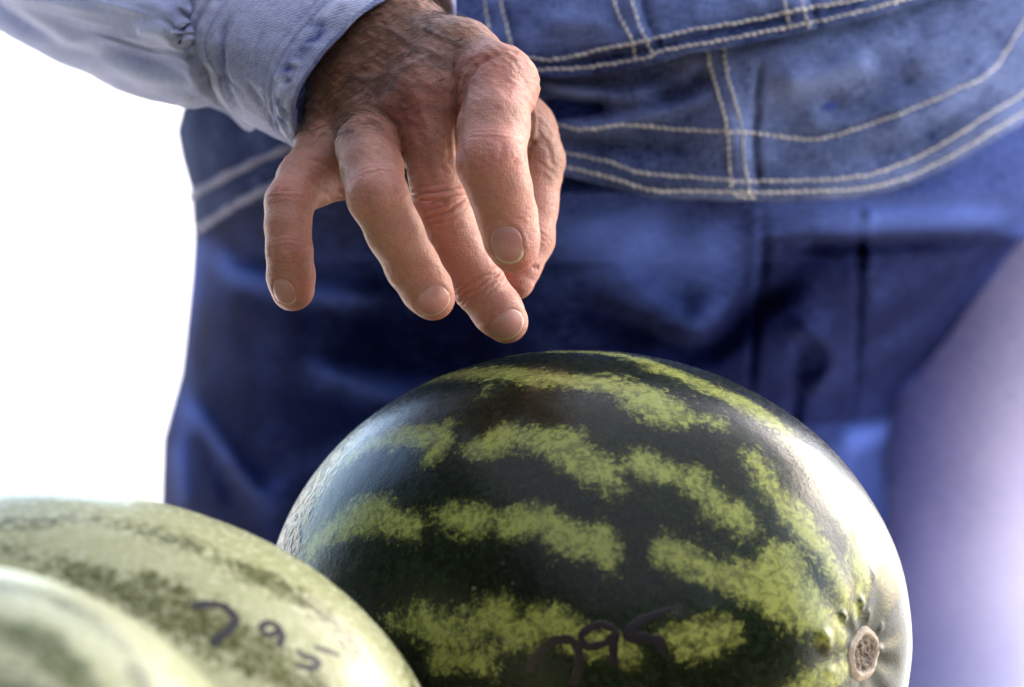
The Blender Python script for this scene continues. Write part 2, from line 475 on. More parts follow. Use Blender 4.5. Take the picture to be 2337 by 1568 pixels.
# the big dark melon under the hand
M_RIND1 = rind('dark_striped_rind', (0.0040, 0.0070, 0.0028), (0.013, 0.023, 0.008), (0.220, 0.262, 0.052), (0.375, 0.395, 0.110))
mel1 = Melon(1325, 1452, 35, (0.803, -0.002, 0.596), 124, 105, seed=3, lump=0.8)
mel1.tip = 1.0; mel1.stripe_w = 0.86
mel1.warts = [(1888, 1455, 2.6, 3.6), (1894, 1475, 2.0, 2.6), (1937, 1405, 1.8, 2.4), (1978, 1375, 2.0, 2.6), (2001, 1403, 1.5, 1.4), (2028, 1432, 1.3, 1.5),
              (2030, 1482, 1.4, 1.5), (1998, 1310, 1.6, 1.2), (1905, 1535, 1.7, 1.6), (1545, 1410, 2.2, 0.8), (1625, 1390, 2.4, 0.9), (1950, 1220, 1.3, 0.8)]
S1 = [
    [(1180, 799, 6), (1280, 796, 10), (1390, 801, 14), (1470, 822, 18), (1540, 850, 22), (1640, 895, 24), (1720, 935, 28), (1785, 980, 20)],
    [(930, 893, 14), (1000, 862, 18), (1080, 848, 24), (1180, 852, 24), (1280, 868, 20), (1370, 872, 26), (1440, 895, 28), (1500, 925, 34), (1555, 950, 22)],
    [(1618, 957, 10), (1640, 968, 10)],
    [(1105, 870, 5), (1110, 905, 5)],
    [(790, 1048, 20), (850, 1015, 28), (930, 995, 36), (1000, 1005, 42), (985, 1045, 26)],
    [(1095, 1025, 34), (1150, 1003, 38)], [(1185, 1000, 20), (1240, 1000, 36), (1290, 1015, 42), (1335, 1055, 40), (1390, 1090, 34)], [(1398, 1100, 22), (1405, 1112, 10)],
    [(1470, 1060, 36), (1515, 1078, 30)], [(1575, 1100, 32), (1620, 1125, 26)], [(1640, 1155, 34), (1700, 1188, 32)],
    [(710, 1245, 30), (770, 1200, 38), (850, 1172, 40), (935, 1195, 30)],
    [(1025, 1180, 30), (1090, 1185, 36)], [(1165, 1198, 36), (1240, 1190, 40), (1300, 1225, 40), (1375, 1245, 40), (1385, 1280, 22)],
    [(1520, 1250, 26), (1590, 1282, 34), (1660, 1312, 34), (1730, 1332, 30), (1790, 1318, 46), (1775, 1275, 22)], [(1780, 1340, 45), (1840, 1385, 36), (1895, 1425, 24), (1925, 1450, 18)],
    [(1722, 1040, 10), (1760, 1115, 18), (1805, 1165, 24), (1860, 1230, 22), (1905, 1300, 18), (1940, 1370, 16)],
    [(1790, 1000, 14), (1850, 1050, 24), (1910, 1130, 28), (1950, 1220, 26), (1972, 1320, 20), (1968, 1390, 14)],
    [(1900, 1090, 14), (1960, 1180, 20), (2000, 1290, 14)],
    [(890, 1425, 16), (970, 1422, 34), (1040, 1455, 34), (1120, 1405, 38), (1180, 1440, 36), (1260, 1425, 36), (1320, 1452, 28), (1400, 1475, 20), (1450, 1490, 12)],
    [(1000, 1500, 26), (1090, 1510, 26)], [(1520, 1440, 16), (1560, 1455, 24), (1640, 1440, 28), (1680, 1440, 22)], [(1560, 1480, 14), (1630, 1480, 16)],
    [(1850, 1568, 20), (1910, 1545, 22), (1940, 1530, 18)], [(1700, 1640, 30), (1830, 1610, 30)], [(900, 1640, 40), (1100, 1660, 44), (1300, 1650, 40), (1500, 1670, 40)],
]
mel1.build('watermelon', M_RIND1, S1, 'dark green striped watermelon right under the hand, round stem scar at its right end')
mel1.ink([[(1203, 1533, 22), (1225, 1498, 16), (1257, 1466, 15), (1295, 1460, 14), (1317, 1479, 15), (1320, 1517, 15), (1307, 1566, 14)],
          [(1402, 1435, 12), (1364, 1425, 13), (1326, 1450, 13), (1339, 1476, 13), (1383, 1466, 12), (1405, 1441, 12), (1399, 1479, 14), (1402, 1520, 14)],
          [(1557, 1381, 7), (1510, 1397, 12), (1465, 1416, 17), (1431, 1447, 20), (1472, 1457, 18), (1510, 1466, 15), (1503, 1492, 10)]])
# stem scar
def scar_mat():
    m, nt, b = new_mat('corky_scar')
    o = coords(nt, 'Object'); h = attr(nt, 'pit'); n1 = noise(nt, o, 700, 5, 0.7, 0.6); n2 = noise(nt, o, 1500, 3)
    c = mixc(nt, n1, (0.34, 0.27, 0.20), (0.50, 0.43, 0.35))
    inner = mixc(nt, maprange(nt, n1, 0.38, 0.60), (0.05, 0.032, 0.018), (0.30, 0.24, 0.18))
    lk(nt, mixc(nt, h, c, inner), b.inputs['Base Color']); b.inputs['Roughness'].default_value = 0.7
    lk(nt, bump(nt, math_n(nt, 'ADD', n1, n2), 0.8, 0.0012), b.inputs['Normal'])
    return m
def stem_scar(mel, R=8.7):
    nr, nc = 30, 72
    rr = np.linspace(0, 1.28, nr); th = np.linspace(0, 2 * math.pi, nc, endpoint=False)
    r_, t_ = np.meshgrid(rr, th, indexing='ij'); r_ = r_.ravel(); t_ = t_.ravel()
    wob = 1 + 0.06 * np.sin(2 * t_ + 0.7) + 0.03 * np.sin(5 * t_)
    rad = r_ * R * wob
    q0 = np.array([[1.0, 0, 0]]); P0, n0 = mel.surf(q0)
    X = P0 + (np.cos(t_) * rad)[:, None] * mel.U + (np.sin(t_) * rad)[:, None] * mel.Vv
    qq = ((X - mel.c) @ mel.R.T) / mel.abc; qq[:, 0] = np.sqrt(np.maximum(0.01, 1 - qq[:, 1] ** 2 - qq[:, 2] ** 2))
    S, n = mel.surf(qq)
    h = 0.85 * np.exp(-((r_ - 0.90) / 0.12) ** 2) + np.where(r_ < 0.9, -0.2, 0) - 1.6 * sstep(1.08, 1.28, r_) + 0.6
    grain = vnoise(X, 2.1, 4) + 0.7 * vnoise(X, 1.0, 9)
    h = h + grain * 0.9 * sstep(0.85, 0.6, r_) + 0.2 * grain
    mesh_obj('stem_scar', cam2w(S + mel.A * h[:, None]), grid_faces(nr, nc, wrap=True), scar_mat(), mel.root, attrs={'pit': sstep(0.86, 0.72, r_)})
stem_scar(mel1)

# the pale mottled melon on the left
M_RIND2 = rind('pale_mottled_rind', (0.37, 0.38, 0.19), (0.60, 0.59, 0.38), (0.034, 0.046, 0.009), (0.120, 0.120, 0.022), edge=4, mott=0.45, rough=0.24, fine=1.25)
mel2 = Melon(150, 1741, -90, (0.97, -0.10, 0.22), 127, 90, seed=11, lump=0.7)
S2 = [[(-80, 1200, 10), (60, 1190, 14), (200, 1180, 16), (330, 1205, 18), (430, 1240, 30), (540, 1290, 32), (640, 1335, 34), (720, 1385, 34), (790, 1450, 26), (850, 1540, 20)],
      [(20, 1250, 14), (60, 1275, 10)],
      [(120, 1290, 20), (220, 1330, 40), (320, 1355, 44), (420, 1400, 56), (520, 1450, 54), (600, 1500, 50), (680, 1560, 46), (760, 1640, 40)],
      [(330, 1320, 18), (400, 1345, 26)], [(640, 1250, 4), (760, 1325, 10), (850, 1405, 13), (920, 1500, 16), (950, 1570, 16)],
      [(0, 1480, 40), (200, 1520, 50), (400, 1600, 50), (560, 1680, 50)]]
mel2.build('watermelon', M_RIND2, S2, 'pale cream and olive mottled watermelon marked 7 95, left of the dark striped one')
mel2.ink([[(437, 1382), (471, 1376), (508, 1380), (531, 1399), (537, 1416), (517, 1441), (496, 1457), (485, 1474)],
          [(592, 1437, 11), (604, 1421, 12), (624, 1420, 12), (638, 1434, 12), (618, 1446, 11), (594, 1439, 11)],
          [(630, 1420, 11), (641, 1436, 12), (645, 1450, 13), (636, 1473, 14)],
          [(679, 1478, 8), (692, 1493, 11), (715, 1500, 12), (728, 1508, 12), (722, 1519, 12), (704, 1521, 11), (677, 1514, 9)],
          [(717, 1472, 7), (746, 1481, 10), (777, 1493, 7)]])

# the nearest melon, out of focus in the corner
M_RIND3 = rind('pale_green_rind', (0.34, 0.36, 0.20), (0.55, 0.55, 0.40), (0.030, 0.045, 0.014), (0.10, 0.125, 0.028), edge=6, mott=0.35, rough=0.30, fine=1.2)
mel3 = Melon(-108, 1995, -230, (0.90, -0.25, 0.30), 99, 89, seed=21, lump=0.6)
S3 = [[(-150, 1330, 16), (0, 1338, 20), (110, 1362, 22), (220, 1420, 24), (300, 1500, 26), (360, 1600, 26)],
      [(-100, 1440, 40), (20, 1440, 40), (110, 1480, 44), (180, 1560, 44), (230, 1650, 40)], [(-60, 1560, 40), (60, 1600, 50)]]
mel3.build('watermelon', M_RIND3, S3, 'pale green watermelon nearest the camera, blurred in the bottom left corner')

# ------------------------------------------------------------------ the person: hand
PERSON_BASE = np.array([0.03, 0.55, 0.0])
person = empty('person', PERSON_BASE, 'person in denim overalls and pale denim shirt reaching one hand down to a watermelon', 'person')

def seg_sd(P, a, b, ra, rb):
    ab = b - a; x = P[..., 0] - a[0]; y = P[..., 1] - a[1]; z = P[..., 2] - a[2]
    t = np.clip((x * ab[0] + y * ab[1] + z * ab[2]) / (ab @ ab), 0, 1)
    x -= t * ab[0]; y -= t * ab[1]; z -= t * ab[2]
    ra = P.dtype.type(ra); rb = P.dtype.type(rb)
    return np.sqrt(x * x + y * y + z * z) - (ra + (rb - ra) * t)
def smin(a, b, k):
    h = np.maximum(k - np.abs(a - b), 0) / k
    return np.minimum(a, b) - h * h * k * 0.25

def fpts(rows):
    """rows of (px, py, d mm, r layout units) -> centres (mm) and radii (mm)"""
    P = np.array([Pm(r[0], r[1], r[2]) for r in rows]); R = np.array([r[3] * KPX * 1e3 for r in rows]); return P, R

FINGERS = {
 # joints: MCP, (mid), PIP, (mid), DIP, tip centre
 'index': dict(rows=[(1134, 196, 2, 84), (1126, 290, -16, 80), (1122, 372, -29, 77), (1140, 430, -28, 70), (1157, 492, -24, 66), (1168, 545, -24, 61), (1174, 568, -21, 54)], k=17.0,
               nail=(1157, 560, 74, 92), nrm=(-0.10, 0.20, 1.0)),
 'middle': dict(rows=[(975, 235, 10, 84), (988, 330, 6, 70), (1007, 470, 2, 65), (1043, 563, 3, 61), (1091, 650, 4, 60), (1135, 708, 5, 57), (1156, 734, 8, 50)], k=20.0,
               nail=(1159, 745, 88, 66), nrm=(0.0, 0.42, 1.0)),
 'ring': dict(rows=[(840, 335, 2, 76), (848, 385, -14, 70), (862, 448, -26, 67), (901, 530, -22, 62), (941, 608, -16, 59), (974, 660, -14, 56), (988, 681, -11, 50)], k=16.0,
               nail=(991, 691, 84, 62), nrm=(-0.02, 0.42, 1.0)),
 'little': dict(rows=[(735, 355, 26, 66), (695, 405, 14, 60), (661, 462, 2, 55), (657, 515, -2, 51), (660, 572, -4, 51), (664, 630, -1, 53), (668, 660, 2, 50)], k=14.0,
               nail=(648, 668, 56, 72), nrm=(-0.42, 0.10, 1.0)),
 'thumb': dict(rows=[(1195, 305, 48, 78), (1214, 370, 46, 76), (1206, 470, 42, 68), (1200, 545, 38, 66), (1184, 600, 34, 54), (1176, 640, 32, 46)], k=14.0, nail=None, nrm=None),
}
PALM = [  # metacarpals and flesh of the palm: a, b
 ((790, 20, 70, 150), (905, 100, 50, 116)),
 ((905, 90, 50, 96), (1045, 140, 22, 86)), ((1045, 140, 22, 86), (1132, 196, 6, 82)),
 ((890, 110, 48, 100), (965, 215, 18, 80)),
 ((850, 130, 50, 112), (845, 300, 20, 72)),
 ((820, 140, 55, 118), (752, 330, 34, 66)),
 ((960, 160, 75, 105), (1170, 280, 56, 76)),
 ((830, 220, 78, 90), (775, 365, 52, 60)),
 ((990, 230, 60, 90), (950, 330, 45, 60)),
 ((420, -180, 190, 190), (790, 20, 70, 150)),
]
PALM = [(Pm(*a[:3]), Pm(*b[:3]), a[3] * KPX * 1e3, b[3] * KPX * 1e3) for a, b in PALM]
WEBS = [((700, 428, 18, 42), (800, 400, 26, 56)), ((905, 300, 34, 40), (975, 330, 32, 50)), ((1090, 270, 34, 60), (1190, 320, 48, 50))]
WEBS = [(Pm(*a[:3]), Pm(*b[:3]), a[3] * KPX * 1e3, b[3] * KPX * 1e3) for a, b in WEBS]
TENDONS = [((915, 70, 18, 1), (1128, 180, -10, 1)), ((890, 95, 20, 1), (975, 225, -1, 1)), ((850, 120, 22, 1), (845, 310, -6, 1))]
for f in FINGERS.values(): f['P'], f['R'] = fpts(f['rows'])

def finger_sd(f, P):
    d = None
    for i in range(len(f['P']) - 1):
        s = seg_sd(P, f['P'][i].astype(P.dtype), f['P'][i + 1].astype(P.dtype), f['R'][i], f['R'][i + 1])
        d = s if d is None else smin(d, s, 2.5)
    return d
def palm_sd(P):
    d = None
    for a, b, ra, rb in PALM:
        s = seg_sd(P, a.astype(P.dtype), b.astype(P.dtype), ra, rb); d = s if d is None else smin(d, s, 11.0)
    for a, b, ra, rb in WEBS:
        d = smin(d, seg_sd(P, a.astype(P.dtype), b.astype(P.dtype), ra, rb), 8.0)
    return d
def hand_sd(P):
    pal = palm_sd(P); out = None
    for f in FINGERS.values():
        s = smin(pal, finger_sd(f, P), f['k'] * 0.62)
        out = s if out is None else np.minimum(out, s)
    return out
def sd_grad(fn, P, e=0.35):
    g = np.stack([fn(P + (np.eye(3, dtype=P.dtype)[k] * P.dtype.type(e))) - fn(P - (np.eye(3, dtype=P.dtype)[k] * P.dtype.type(e))) for k in range(3)], 1)
    return g / (np.linalg.norm(g, axis=1)[:, None] + 1e-9)

def surface_nets(fn, lo, hi, h):
    n = np.ceil((np.array(hi) - lo) / h).astype(int) + 1
    ax = [lo[k] + h * np.arange(n[k]) for k in range(3)]
    # coarse pass first, then exact values only in a thin band round the skin
    q = 5
    cn = [int(math.ceil((n[k] - 1) / q)) + 1 for k in range(3)]
    cg = np.stack(np.meshgrid(*[lo[k] + h * q * np.arange(cn[k]) for k in range(3)], indexing='ij'), -1).astype(np.float32)
    cvol = fn(cg)
    ii = [np.minimum((np.arange(n[k]) + q // 2) // q, cn[k] - 1) for k in range(3)]
    vol = cvol[np.ix_(*ii)].astype(np.float32)
    band = np.abs(vol) < h * q * 1.15
    bi = np.argwhere(band)
    for i in range(0, len(bi), 400000):
        b_ = bi[i:i + 400000]
        vol[b_[:, 0], b_[:, 1], b_[:, 2]] = fn((np.array(lo) + h * b_).astype(np.float32))
    s = vol < 0
    c = [vol[dx:n[0] - 1 + dx, dy:n[1] - 1 + dy, dz:n[2] - 1 + dz] for dx in (0, 1) for dy in (0, 1) for dz in (0, 1)]
    cs = sum((x < 0).astype(np.int8) for x in c)
    act = (cs > 0) & (cs < 8)
    idx = np.full(act.shape, -1, np.int64); idx[act] = np.arange(act.sum())
    cells = np.argwhere(act)
    cv = np.stack([x[act] for x in c], 1)
    off = np.array([(dx, dy, dz) for dx in (0, 1) for dy in (0, 1) for dz in (0, 1)], float)
    acc = np.zeros((len(cells), 3)); cnt = np.zeros(len(cells))
    for a in range(8):
        for b in range(a + 1, 8):
            if np.abs(off[a] - off[b]).sum() != 1: continue
            m = (cv[:, a] < 0) != (cv[:, b] < 0)
            t = cv[m, a] / (cv[m, a] - cv[m, b])
            acc[m] += off[a] + t[:, None] * (off[b] - off[a]); cnt[m] += 1
    V = np.array(lo) + h * (cells + acc / cnt[:, None])
    F = []
    for k in range(3):
        u, v = (k + 1) % 3, (k + 2) % 3
        sl0 = [slice(None)] * 3; sl1 = [slice(None)] * 3
        sl0[k] = slice(0, n[k] - 1); sl1[k] = slice(1, n[k])
        for ax_ in (u, v):
            sl0[ax_] = slice(1, n[ax_] - 1); sl1[ax_] = slice(1, n[ax_] - 1)
        a = s[tuple(sl0)]; b = s[tuple(sl1)]
        for flip in (False, True):
            e = np.argwhere((a & ~b) if not flip else (~a & b))
            if not len(e): continue
            base = e.copy(); base[:, u] += 1; base[:, v] += 1
            def cid(du, dv):
                q = base.copy(); q[:, u] += du; q[:, v] += dv; return idx[q[:, 0], q[:, 1], q[:, 2]]
            quad = np.stack([cid(-1, -1), cid(0, -1), cid(0, 0), cid(-1, 0)], 1)
            F.append(quad if not flip else quad[:, ::-1])
    return V, np.vstack(F)

HV, HF = surface_nets(hand_sd, np.array([-118.0, -8.0, -140.0]), np.array([26.0, 150.0, 46.0]), 0.95)
keep_bad = (HF >= 0).all(1); HF = HF[keep_bad]
# refine once: split every quad so that creases have vertices to sit on
def subdiv(V, F):
    E = np.sort(np.stack([F, np.roll(F, -1, 1)], -1).reshape(-1, 2), 1)
    U, inv = np.unique(E, axis=0, return_inverse=True)
    em = V[U].mean(1); fc = V[F].mean(1)
    ne = len(V) + inv.reshape(-1, 4); nf = len(V) + len(U) + np.arange(len(F))
    Q = np.stack([np.stack([F[:, k], ne[:, k], nf, ne[:, (k - 1) % 4]], 1) for k in range(4)], 1).reshape(-1, 4)
    return np.vstack([V, em, fc]), Q
HV = HV.astype(np.float32)
for _ in range(2):
    HN = sd_grad(hand_sd, HV); HV = HV - hand_sd(HV)[:, None] * HN
VN, HF2 = subdiv(np.c_[HV, HN], HF)
HV, HN, HF = VN[:, :3], VN[:, 3:], HF2
HN = HN / np.linalg.norm(HN, axis=1)[:, None]
HV = HV - hand_sd(HV.astype(np.float32))[:, None] * HN
HV = HV.astype(float); HN = HN.astype(float)

# which finger and how far along it each skin point lies
def finger_param(f, P):
    L = np.r_[0, np.cumsum(np.linalg.norm(np.diff(f['P'], axis=0), axis=1))]
    best = np.full(len(P), 1e9); par = np.zeros(len(P)); lat = np.zeros((len(P), 3))
    for i in range(len(f['P']) - 1):
        a, b = f['P'][i], f['P'][i + 1]; ab = b - a
        t = (P - a) @ ab / (ab @ ab)
        lo = -0.6 if i == 0 else 0.0; hi = 1.8 if i == len(f['P']) - 2 else 1.0
        t = np.clip(t, lo, hi)
        q = P - a - t[:, None] * ab; dd = np.linalg.norm(q, axis=1)
        m = dd < best; best[m] = dd[m]; par[m] = L[i] + t[m] * np.linalg.norm(ab); lat[m] = q[m]
    return best, par, L, lat
disp = np.zeros(len(HV)); red = np.zeros(len(HV)); dorsum_dark = np.zeros(len(HV))
fd = {k: finger_sd(f, HV) for k, f in FINGERS.items()}
names = list(FINGERS); near = np.argmin(np.stack([fd[k] for k in names]), 0)
for i, k in enumerate(names):
    f = FINGERS[k]; m = (near == i) & (fd[k] < 3.5)
    _, s, L, lat = finger_param(f, HV[m]); n = HN[m]
    jp = {'index': (2, 4), 'middle': (2, 4), 'ring': (2, 4), 'little': (2, 4), 'thumb': (2, 3)}[k]
    dors = np.clip(n[:, 2] * 0.9 + 0.25, 0, 1)
    dd = np.zeros(m.sum()); rr = np.zeros(m.sum())
    wob = 0.8 * vnoise(HV[m], 5.0, i) + 0.35 * vnoise(HV[m], 1.8, i + 3)
    for j, (amp, wid, wl) in zip(jp, {'index': ((0.22, 4.5, 2.6), (0.26, 3.0, 1.9)), 'middle': ((0.75, 5.6, 2.7), (0.62, 4.2, 2.0)), 'ring': ((0.24, 4.5, 2.6), (0.22, 3.0, 1.9)),
                                     'little': ((0.22, 4.0, 2.2), (0.30, 3.0, 1.7)), 'thumb': ((0.15, 4, 2.4), (0.2, 3, 2))}[k]):
        x = s - L[j] + wob
        # across the finger the folds bow outwards
        x = x + 0.045 * (lat[:, 0] ** 2) * (1 if j == jp[0] else -0.5) * 0.5
        env = np.exp(-(x / wid) ** 2) * dors
        cre = np.abs(np.sin(math.pi * x / wl))
        dd += -amp * (1 - cre) ** 1.8 * env * 1.6 + 0.12 * np.exp(-((s - L[j]) / 5.5) ** 2) * dors
        rr += 0.45 * np.exp(-((s - L[j]) / 6.0) ** 2)
    rr += 0.85 * sstep(L[-1] - 16, L[-1] + 2, s) + 0.25
    if k == 'index': rr += 0.25
    disp[m] += dd; red[m] = np.maximum(red[m], rr)
    dorsum_dark[m] = 1 - sstep(2, L[2] + 4, s)
pm = ~np.any(np.stack([(near == i) & (fd[k] < 3.5) for i, k in enumerate(names)]), 0)
dorsum_dark[pm] = 1.0
HPX = HV[:, :2] * 0
dep = -HV[:, 2]; HPX[:, 0] = HV[:, 0] / (KPX * 1e3 * (1 + dep / 1250)) + 1168.5; HPX[:, 1] = 784 - HV[:, 1] / (KPX * 1e3 * (1 + dep / 1250))
front = sstep(-0.1, 0.35, HN[:, 2])
# folds and veins on the back of the hand, in layout units: (line, width, depth mm)
FOLDS = [
    ([(1150, 118), (1098, 140), (1064, 180), (1050, 240), (1046, 330), (1060, 400)], 7, -1.5), ([(1110, 118), (1060, 150), (1036, 195), (1030, 240)], 6, -0.6), ([(1085, 140), (1046, 178), (1034, 226)], 4, -0.5),
    ([(800, 276), (850, 276), (890, 305), (912, 350), (920, 400)], 7, -1.6), ([(815, 292), (860, 296), (888, 322), (900, 352)], 4, -0.4), ([(830, 268), (872, 274), (905, 300)], 4, 0.5),
    ([(690, 358), (730, 368), (768, 392), (784, 420)], 7, -0.8), ([(686, 372), (722, 386), (748, 402)], 4, -0.3), ([(700, 330), (740, 344), (776, 372)], 4, -0.3),
    ([(870, 60), (960, 110), (1040, 138)], 9, 0.9), ([(800, 180), (870, 176), (930, 150), (1000, 120)], 8, 0.8), ([(760, 250), (820, 225), (880, 180)], 7, 0.7), ([(930, 40), (1000, 80), (1080, 110)], 7, 0.6),
    ([(940, 200), (965, 260), (985, 340), (1000, 430)], 12, 0.7), ([(880, 200), (910, 240), (930, 300), (945, 370)], 5, -0.35), ([(1010, 210), (1020, 290), (1026, 370)], 6, -0.4),
    ([(700, 210), (740, 160), (800, 110)], 6, 0.5), ([(690, 290), (730, 250), (790, 210)], 5, 0.4),
    ([(1222, 318), (1205, 345), (1200, 372)], 6, -1.0), ([(1208, 225), (1222, 275), (1214, 330)], 5, 0.6),
    ([(1255, 470), (1272, 474)], 4, -0.5), ([(1215, 612), (1232, 610)], 5, -0.9), ([(1225, 300), (1250, 330), (1262, 380)], 5, -0.35), ([(712, 560), (690, 565)], 4, -0.4), ([(722, 508), (690, 520)], 4, -0.4),
]
for line, wd, am in FOLDS:
    l = spline(np.array(line, float), 14)
    bb = (HPX[:, 0] > l[:, 0].min() - 40) & (HPX[:, 0] < l[:, 0].max() + 40) & (HPX[:, 1] > l[:, 1].min() - 40) & (HPX[:, 1] < l[:, 1].max() + 40) & (front > 0)
    dist, par = polydist(HPX[bb], l)
    disp[bb] += am * (1.0 if am < -0.7 else 0.7) * np.exp(-(dist / wd) ** 2) * front[bb] * np.minimum(1, np.minimum(par, 1 - par) * 6 + 0.15)
VEINS = [([(870, 60), (960, 110), (1040, 138)], 9), ([(800, 180), (870, 176), (930, 150), (1000, 120)], 9), ([(760, 250), (820, 225), (880, 180)], 9), ([(930, 40), (1000, 80), (1080, 110)], 9), ([(700, 210), (740, 160), (800, 110)], 8), ([(870, 210), (900, 190), (890, 150)], 9), ([(960, 120), (1000, 150), (1040, 150)], 10)]
vein = np.zeros(len(HV))
for line, wd in VEINS:
    l = spline(np.array(line, float), 14); bb = (np.abs(HPX[:, 0] - l[:, 0].mean()) < 170) & (np.abs(HPX[:, 1] - l[:, 1].mean()) < 120) & (front > 0)
    dist, par = polydist(HPX[bb], l); vein[bb] = np.maximum(vein[bb], np.exp(-(dist / wd) ** 2) * (0.6 + 0.5 * vnoise(HV[bb], 4.0, 77)))
# slack skin: fine ripples that run across the back of the hand
rip = vnoise(np.c_[HV[:, 0] * 0.6 + HV[:, 1] * 0.8, (HV[:, 0] * 0.8 - HV[:, 1] * 0.6) * 0.35], 1.5, 31) * 0.26 + vnoise(HV, 2.4, 40) * 0.20 + vnoise(HV, 7.0, 41) * 0.15
disp += rip * (0.14 + 0.80 * dorsum_dark)
red = red + 0.9 * np.exp(-((HPX[:, 0] - 960) ** 2 + (HPX[:, 1] - 235) ** 2) / 70.0 ** 2) + 0.4 * np.exp(-((HPX[:, 0] - 1140) ** 2 + (HPX[:, 1] - 170) ** 2) / 60.0 ** 2)
red = np.clip(red * (0.75 + 0.35 * vnoise(HV, 9, 50)), 0, 1)
dorsum_dark = np.clip(dorsum_dark + 0.25 * vnoise(HV, 8, 51), 0, 1) * (1 - 0.35 * np.exp(-((HPX[:, 0] - 1140) ** 2 + (HPX[:, 1] - 180) ** 2) / 70.0 ** 2))

# nails: find each plate on the skin, raise the fold of skin round it
NAILS = {}
for k, f in FINGERS.items():
    if f['nail'] is None: continue
    cx, cy, w, hgt = f['nail']
    nv = np.array(f['nrm'], float); nv /= np.linalg.norm(nv)
    T = f['P'][-1] - f['P'][-3]; T -= (T @ nv) * nv; T /= np.linalg.norm(T)
    B = np.cross(T, nv)
    # start on the ray through the nail centre, march to the skin
    o = np.array([0, 0, D0 * 1e3]); dr = Pm(cx, cy, 0) - o; dr /= np.linalg.norm(dr)
    p = Pm(cx, cy, -60)[None]
    for _ in range(80): p = p + dr * np.maximum(hand_sd(p), 0.01)[:, None]
    ax_ = f['P'][-1] - f['P'][-3]; ax_ /= np.linalg.norm(ax_)
    nv = sd_grad(hand_sd, p, 1.5)[0]
    pb = p - ax_ * 4.0; nb = sd_grad(hand_sd, pb, 1.5)[0]
    nv = nv * 0.6 + nb * 0.4; nv /= np.linalg.norm(nv)
    T = ax_ - (ax_ @ nv) * nv; T /= np.linalg.norm(T); B = np.cross(T, nv)
    NAILS[k] = dict(c=p[0], n=nv, T=T, B=B, hw=w * KPX * 1e3 / 2 * 1.02, hl=None, cy=cy)
def nail_shape(u, v, sq=2.6):
    return (np.abs(u) ** sq + np.abs(v) ** sq)
NAIL_LEN = {'index': (6.9, 5.6), 'middle': (6.1, 6.5), 'ring': (5.9, 6.2), 'little': (5.5, 4.3)}
for k, nl_ in NAILS.items():
    hl, hw = NAIL_LEN[k]
    rel = HV - nl_['c']; u = rel @ nl_['B'] / hw; v = rel @ nl_['T'] / hl; dn = rel @ nl_['n']
    r = nail_shape(u, v) ** (1 / 2.6)
    ok = (np.abs(dn) < 7) & (HN @ nl_['n'] > 0.05)
    edge = np.exp(-((r - 1.15) / 0.13) ** 2) * sstep(0.7, 0.3, v)
    disp += np.where(ok, 0.18 * edge - 0.55 * sstep(1.0, 0.90, r), 0)
HV2 = HV + HN * disp[:, None]
hand = mesh_obj('hand', cam2w(HV2), HF, M_SKIN, person, loc=cam2w(np.zeros(3)), attrs={'redness': red, 'tan': dorsum_dark, 'vein': np.clip(vein, 0, 1)})
for k, nl_ in NAILS.items():
    hl, hw = NAIL_LEN[k]
    nr_, nc2 = 14, 48
    rho, phi = np.meshgrid(np.linspace(0, 1, nr_), np.arange(nc2) * 2 * math.pi / nc2, indexing='ij'); rho = rho.ravel(); phi = phi.ravel()
    ex = 2 / 2.25
    uu = rho * np.sign(np.cos(phi)) * np.abs(np.cos(phi)) ** ex; vv = rho * np.sign(np.sin(phi)) * np.abs(np.sin(phi)) ** ex
    x = uu * hw; y = vv * hl
    p = nl_['c'] + x[:, None] * nl_['B'] + y[:, None] * nl_['T'] + 9.0 * nl_['n']
    for _ in range(60): p = p - nl_['n'] * np.clip(hand_sd(p), -0.5, 3.0)[:, None] * 0.8
    hs = (p - nl_['c']) @ nl_['n']
    ok = hs > -3.0
    A_ = np.c_[np.ones_like(x), x, y, x * x, y * y, x * y]
    co = np.linalg.lstsq(A_[ok], hs[ok], rcond=None)[0]
    if co[4] < -0.06:
        cl = np.linalg.lstsq(A_[ok][:, [0, 1, 2, 3, 5]], hs[ok] + 0.06 * y[ok] ** 2, rcond=None)[0]; co = np.array([cl[0], cl[1], cl[2], cl[3], -0.06, cl[4]])
    hh = A_ @ co; lim = 0.22 + 0.9 * sstep(0.45, 1.0, vv)
    hh = np.where(hs > -6, np.clip(hh, hs - 0.16, hs + lim), hh)
    top = nl_['c'] + x[:, None] * nl_['B'] + y[:, None] * nl_['T'] + (hh + 0.06 - 0.16 * sstep(0.90, 1.0, rho) * sstep(0.6, 0.3, vv))[:, None] * nl_['n']
    nvt = len(top); bot = top - nl_['n'] * 0.6
    F = grid_faces(nr_, nc2, wrap=True).tolist(); last = (nr_ - 1) * nc2
    sides = [[last + i, last + (i + 1) % nc2, last + (i + 1) % nc2 + nvt, last + i + nvt] for i in range(nc2)]
    fe = np.maximum(sstep(0.88, 0.95, rho) * sstep(0.30, 0.6, vv), (0.8 if k in ('index', 'little') else 0.0) * sstep(0.90, 0.98, rho) * (uu * (1 if k in ('index', 'little') else -1) > 0.5))
    lun = np.exp(-((vv + 0.95) / 0.30) ** 2 - (uu / 0.6) ** 2) * 0.7
    Fa = F + [[q + nvt for q in qd[::-1]] for qd in F] + sides
    mesh_obj('fingernail', cam2w(np.vstack([top, bot])), Fa, M_NAIL, hand,
             attrs={'free_edge': np.r_[fe, fe], 'lunula': np.r_[lun, lun]}, uv=np.tile(np.c_[uu * 0.5 + 0.5, vv * 0.5 + 0.5], (2, 1)))

